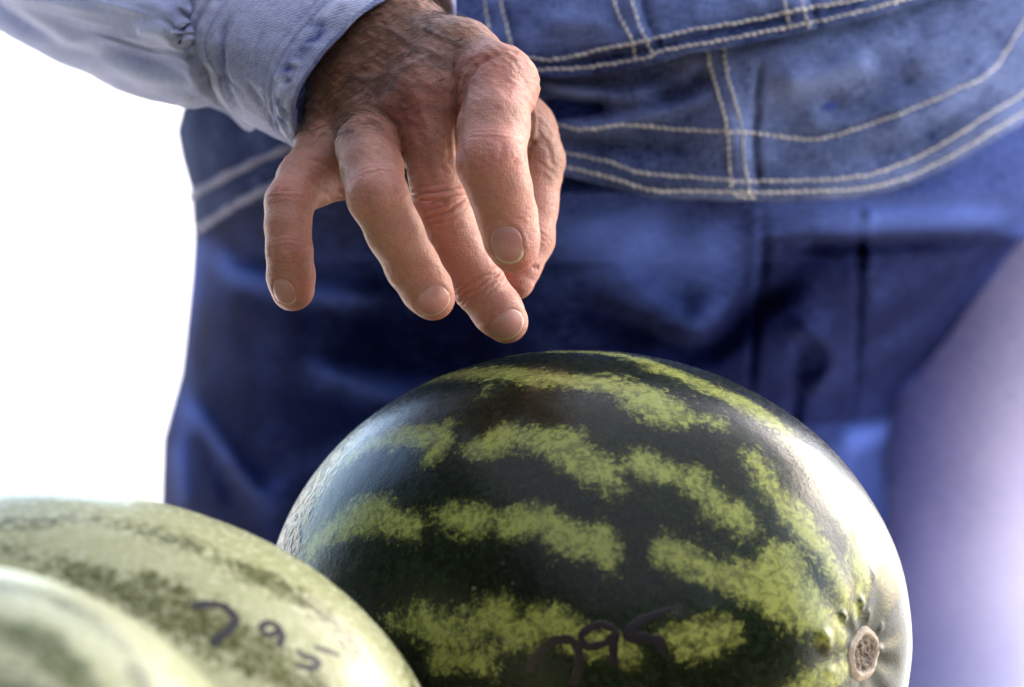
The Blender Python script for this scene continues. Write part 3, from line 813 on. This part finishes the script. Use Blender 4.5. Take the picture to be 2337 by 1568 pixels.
# hair on the wrist and the back of the hand
hb = Bag(); cand = np.where((dorsum_dark > 0.55) & (HN[:, 2] > -0.25) & (HPX[:, 0] > 640) & (HPX[:, 1] > -20) & (HPX[:, 1] < 300) & (HPX[:, 0] < 1080))[0]
prob = np.exp(-np.maximum(0, (HPX[cand, 0] - 800) * 0.5 + (HPX[cand, 1] - 150) * 0.35) / 110.0); prob /= prob.sum()
for i in rng.choice(cand, 1700, p=prob, replace=False):
    n = HN[i]; dr = np.array([-0.80, -0.45 + 0.15 * rng.normal(), 0.0]) + rng.normal(0, 0.22, 3)
    dr -= (dr @ n) * n; dr /= np.linalg.norm(dr)
    L = rng.uniform(4.5, 10.5); side = np.cross(n, dr) * rng.normal(0, 0.18)
    t = np.linspace(0, 1, 5)[:, None]
    lift = 0.35 * rng.uniform(0.4, 1.6)
    pts = HV2[i] + dr * L * t + side * L * t ** 2 + n * (L * lift * t * (1 - 0.75 * t)) - n * 0.2
    V, F = tube(pts, np.array([0.085, 0.08, 0.065, 0.045, 0.015]), 3, cap=False); hb.add(V, F)
mesh_obj('hand_hair', cam2w(hb.verts()), hb.F, M_HAIR, hand, kind='stuff')

def ridges(px, py, lst):
    """sum of soft folds; each (polyline, half width, height mm)"""
    P = np.c_[px.ravel(), py.ravel()]; out = np.zeros(len(P))
    for line, wd, am in lst:
        l = spline(np.array(line, float), 16) if len(line) > 2 else np.array(line, float)
        pad = wd * 3
        m = (P[:, 0] > l[:, 0].min() - pad) & (P[:, 0] < l[:, 0].max() + pad) & (P[:, 1] > l[:, 1].min() - pad) & (P[:, 1] < l[:, 1].max() + pad)
        if not m.any(): continue
        d_, par = polydist(P[m], l)
        out[m] += am * np.exp(-(d_ / wd) ** 2) * np.minimum(1, np.minimum(par, 1 - par) * 5 + 0.1)
    return out.reshape(px.shape)
# ------------------------------------------------------------------ the person: shirt sleeve
def closed_spline(R, n):
    R = np.asarray(R, float); m = len(R)
    t = np.arange(n) * m / n; i = np.floor(t).astype(int); f = (t - i)[:, None]
    p0, p1, p2, p3 = R[(i - 1) % m], R[i % m], R[(i + 1) % m], R[(i + 2) % m]
    return 0.5 * (2 * p1 + (p2 - p0) * f + (2 * p0 - 5 * p1 + 4 * p2 - p3) * f ** 2 + (3 * p1 - p0 - 3 * p2 + p3) * f ** 3)
RIM = [(668, 250, 30), (698, 165, 24), (760, 82, 24), (860, 0, 30), (950, -45, 44), (1020, -20, 60), (1042, 40, 75), (1010, 140, 92), (900, 270, 95), (790, 345, 78), (696, 350, 48)]
SEAM = [(478, 170, 56), (442, 100, 50), (480, 10, 50), (580, -100, 58), (690, -170, 80), (780, -180, 108), (820, -110, 132), (800, 20, 152), (720, 170, 152), (620, 268, 128), (530, 262, 86)]
SL1 = [(405, 125, 62), (402, 40, 54), (440, -60, 54), (540, -170, 64), (650, -250, 88), (740, -260, 122), (770, -190, 152), (740, -50, 176), (650, 110, 176), (540, 235, 152), (436, 222, 104)]
SL2 = [(210, 60, 122), (215, -40, 108), (260, -150, 108), (360, -280, 122), (480, -360, 152), (560, -370, 190), (590, -300, 220), (560, -150, 246), (470, 20, 242), (370, 150, 218), (262, 172, 164)]
SL3 = [(30, -10, 192), (30, -110, 178), (70, -230, 178), (170, -370, 192), (290, -460, 222), (370, -470, 260), (400, -400, 290), (370, -250, 312), (280, -80, 306), (180, 60, 282), (88, 104, 234)]
SL4 = [(x - 230, y - 215, d + 90) for x, y, d in SL3]
SL5 = [(x - 260, y - 420, d + 60) for x, y, d in SL4]
NR = 220
rings = [closed_spline([Pm(*p) for p in r], NR) for r in (RIM, SEAM, SL1, SL2, SL3, SL4, SL5)]
RS = np.stack(rings)                                     # (rings, NR, 3) in mm
def loft(RS, m):
    """Catmull-Rom along the sleeve"""
    k = len(RS); E = np.concatenate([2 * RS[:1] - RS[1:2], RS, 2 * RS[-1:] - RS[-2:-1]])
    out = []
    for i in range(1, k):
        t = np.linspace(0, 1, m, endpoint=False)[:, None, None]
        p0, p1, p2, p3 = E[i - 1], E[i], E[i + 1], E[i + 2]
        out.append(0.5 * (2 * p1 + (p2 - p0) * t + (2 * p0 - 5 * p1 + 4 * p2 - p3) * t ** 2 + (3 * p1 - p0 - 3 * p2 + p3) * t ** 3))
    return np.concatenate(out + [E[k:k + 1]])
def grid_normals(G):
    du = np.gradient(np.concatenate([G[:, -2:], G, G[:, :2]], 1), axis=1)[:, 2:-2]; dv = np.gradient(G, axis=0)
    n = np.cross(du, dv); return n / (np.linalg.norm(n, axis=2, keepdims=True) + 1e-9)
def sleeve_uv(nr, nc, a, b): 
    r, c = np.meshgrid(np.linspace(0, a, nr), np.linspace(0, b, nc), indexing='ij'); return np.c_[c.ravel(), r.ravel()]
sleeve_root = empty('shirt_sleeve', cam2w(Pm(300, 0, 150)) - PERSON_BASE); sleeve_root.parent = person
# cuff
MC = 64
Gc = loft(RS, MC)[:MC + 1]
th = np.arange(NR) / NR * 2 * math.pi; tt = np.linspace(0, 1, MC + 1)
Th, Tt = np.meshgrid(th, tt)
nc_ = grid_normals(Gc); cent = Gc.mean(1, keepdims=True)
nc_ *= np.sign((nc_ * (Gc - cent)).sum(2, keepdims=True))
flat = np.c_[Th.ravel() * 34, Tt.ravel() * 55]
puck = vnoise(np.c_[Th.ravel() * 34 / 3.2, Tt.ravel() * 55 / 6], 1.0, 60).reshape(Th.shape)
wav = vnoise(np.c_[Th.ravel() * 34 / 13, Tt.ravel() * 55 / 40], 1.0, 61).reshape(Th.shape)
hem = np.exp(-((Tt - 0.13) / 0.065) ** 2); line1 = np.exp(-((Tt - 0.235) / 0.012) ** 2) + 0.7 * np.exp(-((Tt - 0.30) / 0.010) ** 2); line2 = np.exp(-((Tt - 0.86) / 0.015) ** 2)
line0 = np.exp(-((Tt - 0.03) / 0.02) ** 2)
def to_layout(G):
    dp = -G[..., 2]; k_ = KPX * 1e3 * (1 + dp / 1250); return G[..., 0] / k_ + 1168.5, 784 - G[..., 1] / k_
cpx, cpy = to_layout(Gc)
facing = sstep(-0.05, 0.2, nc_[..., 2])
fold = ridges(cpx, cpy, [([(535, 30), (509, 72), (502, 155), (523, 207), (552, 258)], 9, 1.0), ([(560, 180), (600, 240), (640, 300)], 8, 0.5), ([(600, 60), (585, 130), (600, 190)], 10, 0.25)]) * facing
dsp = 1.0 * puck * hem + 1.2 * wav - 0.7 * line1 - 0.6 * line2 + 0.7 * hem + 0.3 * line0 - 2.0 * fold + 0.25 * puck
Go = Gc + nc_ * dsp[..., None]
inner = Go[:24] - nc_[:24] * 2.6
roll = np.stack([Go[0] - nc_[0] * (1.3 - 1.3 * math.cos(a)) + (Go[0] - Go[2]) * 0.5 * math.sin(a) for a in np.linspace(math.pi * 0.9, 0.25, 5)])
Gall = np.concatenate([inner[::-1], roll, Go])
puck2 = vnoise(np.c_[Th.ravel() * 34 / 5.0 + Tt.ravel() * 3, Tt.ravel() * 55 / 2.6], 1.0, 64).reshape(Th.shape)
fade_o = 0.66 + (0.35 * puck + 0.40 * puck2) * hem * 1.2 + 0.12 * wav - 0.25 * line1 - 0.3 * line2 + 0.22 * np.exp(-((Tt - 0.93) / 0.06) ** 2) * (0.5 + puck) - 0.3 * fold
fade_light = np.concatenate([np.full((24, NR), 0.85), np.full((5, NR), 0.45) + 0.2 * puck[:5], fade_o])
nG = len(Gall)
mesh_obj('cuff', cam2w(Gall.reshape(-1, 3)), grid_faces(nG, NR, wrap=True), M_SHIRT, sleeve_root, attrs={'fade': np.clip(fade_light, 0, 1).ravel()}, uv=sleeve_uv(nG, NR, 0.09, 0.22))
# sleeve proper
ML = 44
Gs = loft(RS, ML)[ML:]
nS = len(Gs); tt = np.linspace(0, 1, nS); Th, Tt = np.meshgrid(th, tt)
ns_ = grid_normals(Gs); cent = Gs.mean(1, keepdims=True); ns_ *= np.sign((ns_ * (Gs - cent)).sum(2, keepdims=True))
ang_w = Th + 0.5 * Tt
ple = np.cos(ang_w * 7 + 1.0 + 1.5 * vnoise(np.c_[Th.ravel() * 2, Tt.ravel() * 5], 1.0, 70).reshape(Th.shape))
env = np.exp(-(Tt / 0.30) ** 2)
long_ = vnoise(np.c_[Th.ravel() * 5.2 + Tt.ravel() * 4.0, Tt.ravel() * 3.0], 1.0, 71).reshape(Th.shape)
fine_ = vnoise(np.c_[Th.ravel() * 16 + Tt.ravel() * 9, Tt.ravel() * 7], 1.0, 72).reshape(Th.shape)
thick = 2.2 * sstep(0.0, 0.03, Tt)
dsp = (2.6 * ple * env + 4.0 * long_ * sstep(0, 0.2, Tt) + 1.1 * fine_) * sstep(0, 0.04, Tt) + thick * 1.6 - 1.2
spx, spy = to_layout(Gs); sfac = sstep(-0.05, 0.2, ns_[..., 2])
seamline = ridges(spx, spy, [([(-60, -60), (30, 2), (150, 75), (280, 138), (380, 168), (455, 185)], 12, 1.0)]) * sfac
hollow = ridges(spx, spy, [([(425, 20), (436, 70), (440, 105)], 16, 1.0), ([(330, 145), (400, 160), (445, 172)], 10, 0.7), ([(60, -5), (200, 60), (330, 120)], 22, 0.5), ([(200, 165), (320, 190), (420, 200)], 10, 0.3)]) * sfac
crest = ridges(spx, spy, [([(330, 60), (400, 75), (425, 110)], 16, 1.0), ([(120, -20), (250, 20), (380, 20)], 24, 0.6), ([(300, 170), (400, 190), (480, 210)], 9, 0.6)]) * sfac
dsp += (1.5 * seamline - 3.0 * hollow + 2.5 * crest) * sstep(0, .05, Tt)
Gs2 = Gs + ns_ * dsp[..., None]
fade_light = 0.64 + 0.16 * long_ + 0.12 * fine_ + 0.08 * ple * env + 0.32 * seamline - 0.22 * hollow + 0.25 * crest
mesh_obj('sleeve', cam2w(Gs2.reshape(-1, 3)), grid_faces(nS, NR, wrap=True), M_SHIRT, sleeve_root, attrs={'fade': np.clip(fade_light, 0, 1).ravel()}, uv=sleeve_uv(nS, NR, 0.45, 0.36))

# ------------------------------------------------------------------ the person: overalls
overalls = empty('overalls', np.zeros(3)); overalls.parent = person
XL = [(-500, 520), (-100, 470), (100, 440), (228, 418), (300, 399), (360, 410), (430, 430), (540, 438), (620, 433), (700, 425), (850, 408), (930, 386), (1000, 367), (1140, 362), (1300, 362), (2400, 420)]
XR = [(-500, 2520), (0, 2560), (300, 2520), (450, 2430), (560, 2350), (650, 2285), (760, 2205), (850, 2120), (900, 2075), (960, 2045), (1020, 2040), (1100, 2040), (2400, 2000)]
DC = [(-500, 390), (100, 380), (440, 400), (600, 460), (900, 490), (2400, 490)]
DZ = [(-500, 210), (0, 250), (250, 258), (440, 262), (500, 260), (560, 255), (700, 255), (900, 258), (2400, 250)]
def torso(th, py):
    xl = interp(py, XL); xr = interp(py, XR)
    px = (xl + xr) / 2 - (xr - xl) / 2 * np.cos(th)
    s = np.sin(th); d = interp(py, DC) - np.where(s > 0, interp(py, DZ), 110) * np.sign(s) * np.abs(s) ** 0.72
    return px, d
TR_FOLDS = [
    ([(440, 545), (540, 620), (700, 665), (900, 690)], 34, 9), ([(690, 825), (800, 868), (930, 900), (1080, 925)], 30, 7), ([(560, 600), (800, 700), (1000, 790), (1200, 850)], 60, -6),
    ([(418, 905), (480, 990), (540, 1070), (610, 1140)], 24, 9), ([(402, 1000), (412, 1080), (425, 1160)], 22, 8), ([(440, 560), (425, 700), (412, 850)], 20, 6),
    ([(450, 950), (500, 1060), (540, 1160)], 26, -6), ([(1240, 500), (1420, 560), (1560, 590), (1700, 545)], 60, 10), ([(1290, 690), (1460, 760), (1600, 800), (1720, 700), (1850, 600)], 36, -14),
    ([(1300, 560), (1450, 660), (1570, 740), (1660, 660)], 45, 8), ([(1760, 560), (1960, 555), (2150, 545), (2330, 545)], 26, -22), ([(1780, 500), (2000, 505), (2300, 500)], 40, 12),
    ([(1745, 450), (1742, 600), (1722, 760), (1712, 920)], 9, -5), ([(1725, 450), (1722, 600), (1705, 760)], 10, 3), ([(1965, 470), (1962, 640), (1955, 800), (1945, 960)], 10, -5), ([(1985, 470), (1980, 640)], 12, 3),
    ([(1790, 740), (1860, 760), (1900, 830), (1850, 900)], 22, 9), ([(1830, 780), (1820, 900), (1800, 1000)], 18, -7), ([(2330, 560), (2200, 755), (2070, 890), (2038, 980)], 22, 12),
    ([(2100, 950), (2000, 985), (1900, 1010)], 30, 12), ([(1240, 860), (1500, 900), (1700, 960)], 60, -8), ([(900, 1000), (700, 1080), (560, 1200)], 40, 6),
]
nth, npy = 460, 330
thg = np.linspace(0, 2 * math.pi, nth, endpoint=False); pyg = np.linspace(-500, 2400, npy)
pyg = np.sort(np.r_[np.linspace(-500, 2400, 110), np.linspace(380, 1250, 250)])
npy = len(pyg)
TH, PY = np.meshgrid(thg, pyg); PX, DD = torso(TH, PY)
rel = ridges(PX, PY, TR_FOLDS) * (np.sin(TH) > -0.05)
P2 = np.c_[PX.ravel(), PY.ravel()]
rel += (3.0 * vnoise(P2, 130, 80) + 1.6 * vnoise(np.c_[P2[:, 0] * 0.5 + P2[:, 1] * 0.3, P2[:, 1]], 42, 81)).reshape(PX.shape)
V = W(PX, PY, (DD - rel) * 1e-3).reshape(-1, 3)
fade_light = 0.10 + np.clip(rel, -6, 14) / 14 * 0.42
fade_light += ridges(PX, PY, [([(440, 545), (540, 620), (700, 665), (900, 690)], 26, 0.3), ([(690, 825), (800, 868), (930, 900)], 22, 0.25), ([(418, 905), (480, 990), (540, 1070)], 20, 0.3),
                        ([(1240, 470), (1420, 520), (1560, 560), (1700, 520)], 70, 0.25), ([(1780, 490), (2000, 490), (2300, 480)], 40, 0.2), ([(2330, 560), (2200, 755), (2070, 890), (2038, 980)], 18, 0.5)])  # worn fold crests; the last line paints the sunlit right rim
def blob(cx, cy, rx, ry, a): return a * np.exp(-((PX - cx) / rx) ** 2 - ((PY - cy) / ry) ** 2)
fade_light += blob(1440, 560, 190, 90, 0.30) + blob(1590, 700, 90, 90, 0.22) + blob(820, 620, 300, 60, 0.22) + blob(880, 880, 240, 45, 0.20) + blob(430, 620, 30, 160, 0.22) + blob(420, 1000, 30, 160, 0.25)  # worn crests, plus painted light on the centre V and left rim
fade_light += 0.30 * sstep(1690, 1780, PX) * sstep(550, 528, PY) + 0.28 * sstep(930, 1000, PY) * sstep(1850, 1950, PX)  # lit cloth above the overhang edge and low right, painted lighter
fade_light -= 0.34 * sstep(1150, 1500, PX) * sstep(640, 800, PY) * sstep(980, 930, PY) + 0.25 * sstep(1700, 1800, PX) * sstep(540, 575, PY) * sstep(980, 930, PY) + 0.10 * sstep(1300, 1000, PX)  # shade under the overhang painted in as darker indigo
uv = np.c_[TH.ravel() * 0.16, PY.ravel() * KPX * 1.2]
mesh_obj('trousers', V, grid_faces(npy, nth, wrap=True), M_TROUSER, overalls, attrs={'fade': np.clip(fade_light, 0, 1).ravel()}, uv=uv)

HEM_B = [(300, 590), (430, 545), (455, 535), (560, 470), (690, 410), (900, 368), (1100, 362), (1293, 398), (1411, 428), (1491, 451), (1571, 452), (1656, 454), (1757, 456), (1944, 449), (2051, 428), (2157, 381), (2264, 318), (2337, 276), (2600, 110)]
HEM_C = [(300, 250), (700, 225), (1000, 188), (1187, 172), (1267, 174), (1340, 168), (1411, 157), (1496, 141), (1571, 118), (1651, 106), (1784, 80), (1891, 58), (1997, 32), (2067, 12), (2200, -28), (2600, -180)]
def panel(name, hem, top, off, folds, wr_seed, base_fade, fadelist=(), mat=None, th0=-0.12, th1=math.pi + 0.12, nrow=120, ncol=360, thick=2.4, parent=None, wr=(3.0, 1.2), left_dark=0.32):
    """a sewn layer lying off mm in front of the body, cut along its hem"""
    ths = np.linspace(th0, th1, ncol)
    t = np.linspace(0, 1, nrow) ** 0.8
    T_, TH_ = np.meshgrid(t, ths, indexing='ij')
    PYc = np.full(TH_.shape, 200.0)
    for _ in range(6):
        px, _d = torso(TH_, PYc)
        hb = interp(px, hem); tp = top(px, hb); PYc = tp + T_ * (hb - tp)
    px, d = torso(TH_, PYc)
    Pq = np.c_[px.ravel(), PYc.ravel()]
    rl = ridges(px, PYc, folds)
    rl = rl + (wr[0] * vnoise(Pq, 150, wr_seed) + wr[1] * vnoise(np.c_[Pq[:, 0] * 0.6, Pq[:, 1]], 45, wr_seed + 1)).reshape(px.shape)
    o = off + rl
    fr = W(px, PYc, (d - o) * 1e-3); bk = W(px, PYc, (d - o + thick) * 1e-3)
    # hem edge rounded over
    m1 = W(px[-1], PYc[-1] + 5, (d[-1] - o[-1] + thick * 0.25) * 1e-3); m2 = W(px[-1], PYc[-1] + 5, (d[-1] - o[-1] + thick * 0.75) * 1e-3)
    G = np.concatenate([fr, m1[None], m2[None], bk[::-1]])
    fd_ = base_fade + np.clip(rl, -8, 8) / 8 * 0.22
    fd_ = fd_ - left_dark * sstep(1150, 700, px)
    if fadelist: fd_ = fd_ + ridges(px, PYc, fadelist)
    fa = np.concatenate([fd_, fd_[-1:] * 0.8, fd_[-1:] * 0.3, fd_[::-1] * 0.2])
    u = np.broadcast_to(ths[None] * 0.16, G.shape[:2]); v = np.concatenate([PYc, PYc[-1:] + 4, PYc[-1:] + 6, PYc[::-1] + 300]) * KPX * 1.15
    ob = mesh_obj(name, G.reshape(-1, 3), grid_faces(len(G), ncol), mat or M_BIB, parent or overalls, attrs={'fade': np.clip(fa, 0, 1).ravel()}, uv=np.c_[u.ravel(), v.ravel()])
    def depth_at(x, y):
        """front depth (mm) of this layer at layout points"""
        x = np.asarray(x, float); y = np.asarray(y, float)
        xl = interp(y, XL); xr = interp(y, XR)
        cc = np.clip(((xl + xr) / 2 - x) / ((xr - xl) / 2), -1, 1); th_ = np.arccos(cc)
        _p, dd = torso(th_, y)
        q = np.c_[x.ravel(), y.ravel()]
        r = ridges(x, y, folds) + (wr[0] * vnoise(q, 150, wr_seed) + wr[1] * vnoise(np.c_[q[:, 0] * 0.6, q[:, 1]], 45, wr_seed + 1)).reshape(x.shape)
        return dd - off - r
    return ob, depth_at
B_FOLDS = [([(1230, 190), (1330, 215), (1420, 222), (1500, 200)], 20, 6), ([(1240, 240), (1320, 250), (1400, 240)], 26, -9), ([(1260, 290), (1400, 280), (1520, 250), (1600, 215)], 22, 5),
           ([(1500, 235), (1570, 205), (1620, 165)], 20, -5), ([(1250, 325), (1450, 340), (1600, 345)], 22, -3), ([(1735, 130), (1728, 220), (1722, 330), (1735, 450)], 7, -3.2),
           ([(1640, 130), (1665, 240), (1684, 340), (1692, 450)], 24, 2.2), ([(1760, 200), (1900, 170), (2010, 130)], 40, 5), ([(1850, 250), (2000, 215), (2100, 150)], 34, -5), ([(2000, 300), (2150, 230), (2300, 120)], 36, 5),
           ([(1293, 365), (1411, 390), (1491, 415), (1571, 420), (1757, 425), (1944, 419), (2051, 394), (2157, 345), (2264, 278), (2337, 234), (2450, 160)], 20, 1.6),
           ([(1720, 300), (1837, 312), (1971, 283), (2184, 198), (2337, 44)], 8, -1.4), ([(1900, 370), (2050, 335), (2200, 260)], 24, -3), ([(430, 450), (520, 400), (620, 352), (680, 330)], 16, 2), ([(455, 525), (560, 455), (690, 395)], 16, 2)]
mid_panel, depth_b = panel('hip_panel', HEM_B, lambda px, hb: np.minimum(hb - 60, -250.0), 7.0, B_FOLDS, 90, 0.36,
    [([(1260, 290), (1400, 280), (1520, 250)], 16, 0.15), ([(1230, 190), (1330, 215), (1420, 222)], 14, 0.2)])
C_FOLDS = [([(1152, 0), (1165, 60), (1182, 125)], 7, -3.0), ([(1462, -20), (1478, 40), (1500, 95), (1512, 118)], 7, -3.2), ([(1425, -20), (1445, 40), (1462, 100)], 20, 2.2), ([(1122, -20), (1140, 60), (1152, 110)], 20, 2.0),
           ([(1848, -30), (1862, 40), (1872, 70)], 7, -2.4), ([(1809, -20), (1828, 60)], 20, 1.6), ([(1230, 40), (1330, 60), (1400, 40)], 40, 3), ([(1560, 10), (1650, 20), (1760, -10)], 40, 3)]
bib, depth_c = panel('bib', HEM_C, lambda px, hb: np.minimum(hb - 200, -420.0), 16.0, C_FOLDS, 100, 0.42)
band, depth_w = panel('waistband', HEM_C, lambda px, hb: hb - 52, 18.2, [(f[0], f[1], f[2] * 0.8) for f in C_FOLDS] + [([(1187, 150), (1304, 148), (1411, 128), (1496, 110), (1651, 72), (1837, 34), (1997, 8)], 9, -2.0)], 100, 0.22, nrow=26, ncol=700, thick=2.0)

def stitches(name, line, depth, parent, pitch=16.5, rad=0.54, mat=None, lift=0.3):
    """a row of short thread stitches lying on a layer"""
    L = np.array(line, float); L = spline(L, 400)
    ln = np.r_[0, np.cumsum(np.linalg.norm(np.diff(L, axis=0), axis=1))]; n = int(ln[-1] / pitch)
    bag = Bag()
    for i in range(n):
        s = np.array([(i + 0.08), (i + 0.25), (i + 0.5), (i + 0.75), (i + 0.92)]) * pitch
        x = np.interp(s, ln, L[:, 0]); y = np.interp(s, ln, L[:, 1])
        tx, ty = x[-1] - x[0], y[-1] - y[0]; l = math.hypot(tx, ty) + 1e-6
        sk = np.array([-1, -0.5, 0, 0.5, 1]) * 2.2 + random.uniform(-1.2, 1.2)
        x = x - ty / l * sk; y = y + tx / l * sk
        d = depth(x, y) - lift - np.array([-1.1, 0.25, 0.5, 0.25, -1.1]) * rad
        V, F = tube(W(x, y, d * 1e-3), np.array([0.55, 0.95, 1.0, 0.95, 0.55]) * rad * 1e-3 * random.uniform(0.75, 1.15), 6)
        bag.add(V, F)
    return mesh_obj(name, bag.verts(), bag.F, mat or M_THREAD, parent, kind='stuff')
for ln in ([(1104, -30), (1104, 0), (1123, 101), (1128, 130)], [(1141, -30), (1141, 0), (1158, 70), (1171, 123)], [(1395, -30), (1400, 0), (1420, 50), (1443, 96), (1453, 144)], [(1435, -30), (1440, 0), (1458, 55), (1475, 96), (1491, 128)],
           [(1785, -30), (1789, 0), (1798, 40), (1808, 75)], [(1825, -30), (1829, 0), (1838, 35), (1848, 69)]):
    stitches('stitching', ln, lambda x, y: np.minimum(depth_c(x, y), depth_w(x, y)), bib)
for ln in ([(900, 160), (1050, 140), (1187, 131), (1267, 136), (1389, 109), (1496, 88), (1571, 69), (1704, 48), (1837, 19), (1965, -2), (2060, -30)],
           [(900, 192), (1050, 175), (1213, 160), (1304, 157), (1411, 143), (1490, 128), (1507, 117), (1651, 91), (1784, 65), (1891, 43), (1997, 17), (2067, -3), (2140, -30)]):
    stitches('stitching', ln, depth_w, band)
for ln in ([(1611, 105), (1627, 176), (1645, 235), (1659, 299), (1664, 373), (1672, 443)], [(1651, 100), (1661, 176), (1680, 240), (1693, 299), (1699, 373), (1712, 443)], [(1674, 446), (1700, 449), (1731, 449)],
           [(1100, 280), (1267, 285), (1331, 295), (1437, 285), (1544, 296), (1651, 299), (1720, 304), (1837, 317), (1891, 312), (1971, 288), (2077, 251), (2184, 203), (2264, 160), (2337, 48), (2400, -60)],
           [(1000, 325), (1180, 330), (1293, 349), (1384, 368), (1464, 395), (1571, 403), (1656, 411), (1757, 413), (1944, 405), (2051, 376), (2157, 325), (2264, 256), (2337, 211), (2440, 130)],
           [(1000, 352), (1180, 356), (1293, 381), (1411, 411), (1491, 435), (1571, 436), (1656, 438), (1757, 438), (1944, 432), (2051, 411), (2157, 363), (2264, 299), (2337, 256), (2440, 180)],
           [(428, 452), (520, 400), (620, 352), (680, 330), (760, 310)], [(450, 526), (560, 455), (690, 395), (780, 370)]):
    stitches('stitching', ln, depth_b, mid_panel, rad=(1.9 if ln[0][0] < 500 else 0.60), mat=(M_THREAD_PALE if ln[0][0] < 500 else None))

# the far leg, set back, its sunlight painted into the pale cloth
def limb(path, n=120, nc=120, folds=3.0, seed=5):
    Pp = np.array([np.r_[Pm(*p[:3]), p[3], p[4]] for p in path]); Q = spline(Pp, n)
    T = np.gradient(Q[:, :3], axis=0); T /= np.linalg.norm(T, axis=1)[:, None]
    X = np.cross(T, [0, 0, 1.0]); X /= np.linalg.norm(X, axis=1)[:, None]; Y = np.cross(X, T)
    a = np.arange(nc) * 2 * math.pi / nc
    A, S = np.meshgrid(a, np.linspace(0, 1, n))
    w = vnoise(np.c_[A.ravel() * 1.2, S.ravel() * 5], 1.0, seed).reshape(A.shape) * folds + vnoise(np.c_[np.cos(A).ravel() * 2.4 + S.ravel() * 6, S.ravel() * 9], 1.0, seed + 1).reshape(A.shape) * folds * 0.5
    V = Q[:, None, :3] + (Q[:, None, 3:4] + w[..., None]) * np.cos(A)[..., None] * X[:, None] + (Q[:, None, 4:5] + w[..., None]) * np.sin(A)[..., None] * Y[:, None]
    return V, w, np.c_[A.ravel() * 0.08, S.ravel() * 0.9]
LV, lw, luv = limb([(2400, 250, 430, 88, 88), (2320, 600, 440, 84, 84), (2215, 1000, 470, 74, 74), (2150, 1400, 500, 66, 66), (2130, 2000, 500, 64, 64), (2150, 3600, 480, 62, 62)])
mesh_obj('trouser_leg', cam2w(LV.reshape(-1, 3)), grid_faces(120, 120, wrap=True), M_LEG, overalls, attrs={'fade': np.clip(0.24 + 0.60 * np.exp(-(((np.arange(120) * 2 * math.pi / 120)[None] - 2.0) / 0.62) ** 2) + lw * 0.07, 0, 1).ravel()}, uv=luv)  # pale streak along the leg is painted sunlight

# ------------------------------------------------------------------ unseen canopy and drapes, added to shade the table and shape reflections
M_CANVAS = simple('green_canvas', (0.018, 0.024, 0.02), 0.9, 0.15, 40)  # near-black cloth so the added drapes reflect little
stall = empty('stall_canopy', (0, -1.0, 0), 'stall canopy of pale cloth above the melon table', 'canopy')
CX0, CX1, CY0, CY1, CZ = -0.8, 1.55, -2.6, 1.25, 2.25  # edges placed to cut off sun and fill light
def shade_cloth_mat():  # translucent, so the added cover gives soft light from above
    m = bpy.data.materials.new('white_awning_cloth'); m.use_nodes = True; nt = m.node_tree; nt.nodes.clear()
    out = nt.nodes.new('ShaderNodeOutputMaterial'); d_ = nt.nodes.new('ShaderNodeBsdfDiffuse'); t_ = nt.nodes.new('ShaderNodeBsdfTranslucent'); mx = nt.nodes.new('ShaderNodeMixShader')
    nz = noise(nt, coords(nt, 'Object'), 30, 3)
    lk(nt, mixc(nt, nz, (0.30, 0.31, 0.34), (0.36, 0.37, 0.40)), d_.inputs[0]); lk(nt, mixc(nt, nz, (0.30, 0.32, 0.38), (0.36, 0.38, 0.44)), t_.inputs[0])
    mx.inputs[0].default_value = 0.35; lk(nt, d_.outputs[0], mx.inputs[1]); lk(nt, t_.outputs[0], mx.inputs[2]); lk(nt, mx.outputs[0], out.inputs[0])
    return m
nx_, ny_ = 13, 17
gx, gy = np.meshgrid(np.linspace(CX0, CX1, nx_), np.linspace(CY0, CY1, ny_), indexing='ij')
gz = CZ - 0.05 * np.abs(np.sin((gx - CX0) / (CX1 - CX0) * math.pi * 3)) * 0.3
mesh_obj('roof', np.stack([gx, gy, gz], -1).reshape(-1, 3), grid_faces(nx_, ny_), shade_cloth_mat(), stall)
V, F = box((CX0, CY0 - 0.02, 0.0), (CX1, CY0 - 0.003, CZ)); mesh_obj('back_drape', V, F, M_CANVAS, stall, smooth=False)  # added behind the lens to keep front reflections dark
V, F = box((CX0 - 0.02, CY0, 0.0), (CX0 - 0.003, 0.40, CZ)); mesh_obj('side_drape', V, F, M_CANVAS, stall, smooth=False)  # added to cut fill light and reflections from the left
V, F = box((CX1 + 0.003, CY0, 0.0), (CX1 + 0.02, -0.45, CZ)); mesh_obj('side_drape', V, F, M_CANVAS, stall, smooth=False)  # added to cut fill light from the front right
for x in (CX0 + 0.03, CX1 - 0.03):
    for y in (CY0 + 0.03, CY1 - 0.03):
        t_ = np.array([(x, y, 0), (x, y, CZ - 0.002)]); V, F = tube(t_, 0.02, 10); mesh_obj('pole', V, F, M_CANVAS, stall)
